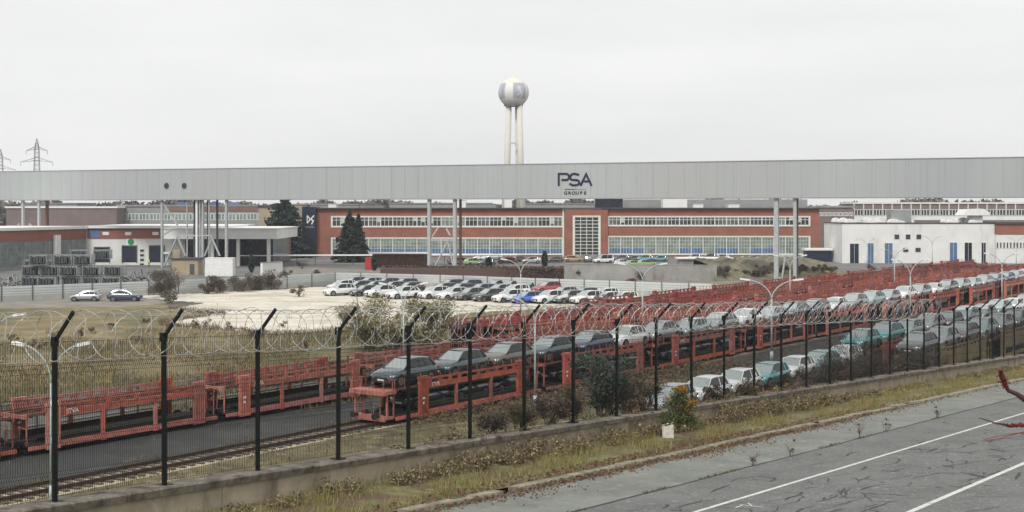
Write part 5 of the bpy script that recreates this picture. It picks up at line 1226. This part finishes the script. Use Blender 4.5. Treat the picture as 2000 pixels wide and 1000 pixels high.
for k in range(700): g = G(random.uniform(300,1000), random.uniform(562,640)); pb.append((g.x,g.y,0)) if math.sin(g.x*.9)+math.sin(g.y*.5) > 1.1 else None
pb = np.array(pb); tag(tris('edge_weeds', blades(pb, .1+.45*rng.random(len(pb))**2, .04+.06*rng.random(len(pb)), .9), M_weed), kind='stuff')
n = 16000; Yg = 55+70*rng.random(n); cc = -62.8+18*rng.random(n); pb = np.stack([TD*Yg+cc, Yg, np.zeros(n)], 1); tag(tris('strip_tufts', blades(pb, .08+.3*rng.random(n)**2, .02+.04*rng.random(n), .8), M_bladef), kind='stuff')
n = 9000; Yg = 45+60*rng.random(n); cc = np.where(rng.random(n) < .55, -66.9+.5*rng.normal(size=n), np.where(rng.random(n) < .5, -63.2+.3*rng.normal(size=n), -71+2.5*rng.normal(size=n))); ok = np.sin(Yg*1.1+cc)+rng.random(n) > .6; pb = np.stack([TD*Yg+cc, Yg, np.full(n,.01)], 1)[ok]; tag(tris('lane_weeds', blades(pb, .05+.25*rng.random(len(pb))**2, .02+.04*rng.random(len(pb)), .9), M_bladef), kind='stuff')
n = 9000; Yg = 80+30*rng.random(n); cc = -62.9+7*rng.random(n)**1.5; pts = np.stack([TD*Yg+cc, Yg, .05+.5*rng.random(n)**2], 1); tag(tris('trackside_weeds', leaf_quads(pts, .09), M_weed, None, 4), kind='stuff')
# white marker slab, rubbish bags
k = K(1303); Y = -22.9/(k-RD); v = Vector((k*Y,Y,H-4.40-RS*Y)); ms = thing('marker_slab', 'leaning white stone slab in the grass below the orange bush', 'stone', v, R(20))
mb = MB(); mb.prism([(-.17,-.05),(.17,-.06),(.18,.05),(-.16,.05)], -.1, .43); mb.v = [(a+.03*b_, b-.05*c_, c_+.06*(a > 0)*(c_ > .2)) for (a,b,c_), b_ in zip(mb.v, [0,1,0,1,1,0,1,0])]; mb.build('slab', M_stone, ms)
k = K(1071); Y = -26./(k-RD); v = Vector((k*Y+.0,Y,H-5.45-RS*Y)); v = fbehind(1071, 2.0); v.z -= .35; bg_ = thing('rubbish_bag', 'crumpled white plastic bags dumped behind the fence', 'rubbish', v)
for i in range(4):
    me = MB(); rws = []
    for a in range(6):
        rws.append([Vector((.05+math.sin(PI*a/5)*.26*random.uniform(.7,1.25)*math.cos(b*PI/4), math.sin(PI*a/5)*.22*random.uniform(.7,1.25)*math.sin(b*PI/4), .16-.16*math.cos(PI*a/5)*random.uniform(.7,1.2))) for b in range(8)])
    me.grid(rws, None, True); me.build('bag', M_bag, bg_, loc=(-.55+i*.38, random.uniform(-.2,.2), .1*(i%2)))
# far woods
n = 42000; xx = -420+840*rng.random(n); top = 15.2+1.6*np.sin(xx*.06)+1.3*np.sin(xx*.17+1)+1.0*np.sin(xx*.41); zz = top*rng.random(n)**.6
tag(tris('far_wood', leaf_quads(np.stack([xx, 720+30*rng.random(n), zz], 1), 1.3), M_far, None, 4), kind='stuff')
mb = MB(); mb.box((-420,755,0),(420,760,13.5)); tag(mb.build('far_wood_mass', M_far), kind='stuff')
# sumac branch close to the viewer
sm = thing('sumac_branch', 'dark red sumac cone on a bare stem reaching in at the photo edge', 'branch', P(2080,850,3.4))
def sp(x, y, Y=3.4): return P(x,y,Y)-P(2080,850,3.4)
MB().tube([sp(2090,845),sp(2040,806),sp(2003,781),sp(1985,769),sp(1968,762)], [.009,.0085,.008,.006,.005], 8).build('stem', M_sumacs, sm)
def cone(pts, rs, k, sz, nm='fruit_cone'):
    a = []
    for i in range(len(pts)-1):
        for j in range(k): f = random.random(); c = pts[i].lerp(pts[i+1], f); a.append(np.array(c)+rng.normal(size=3)*.5*(rs[i]*(1-f)+rs[i+1]*f))
    core = MB().tube([tuple(p) for p in pts], [r*.75 for r in rs], 8).build(nm, M_sumac, sm); tris('drupes', leaf_quads(np.array(a), sz*.9), M_sumac, core, 4)
cone([sp(1968,762),sp(1962,748),sp(1957,735),sp(1953,724)], [.004,.0095,.009,.002], 110, .0035)
cone([sp(2010,832,3.3),sp(1992,830,3.3),sp(1975,832,3.3),sp(1962,830,3.3)], [.005,.006,.005,.002], 50, .0035)
for pts in ([(1963,829),(1945,827),(1925,820),(1912,816)],): MB().tube([sp(a,b,3.3) for a,b in pts], [.003,.002,.0015,.001], 5).build('twig', M_sumacs, sm)
for pts in ([(2030,836),(1990,846),(1955,856),(1920,861)],[(2030,846),(1985,846),(1950,852),(1922,858)]): MB().tube([sp(a,b,3.3) for a,b in pts], [.0014,.0012,.001,.0007], 5).build('dry_stalk', M_sumacl, sm)
# ------------------------------------------------------------------ haze
hz = MB(); hz.box((-1320,-70,-1.),(1320,1720,80)); ho = hz.build('haze', None); ho['kind'] = 'stuff'
mh = bpy.data.materials.new('haze_air'); mh.use_nodes = True; t = mh.node_tree; t.nodes.clear(); o_ = t.nodes.new('ShaderNodeOutputMaterial'); pv = t.nodes.new('ShaderNodeVolumePrincipled')
pv.inputs['Color'].default_value = (.93,.94,.96,1); pv.inputs['Density'].default_value = .00018; pv.inputs['Anisotropy'].default_value = .2
t.links.new(pv.outputs[0], o_.inputs['Volume']); ho.data.materials.clear(); ho.data.materials.append(mh)
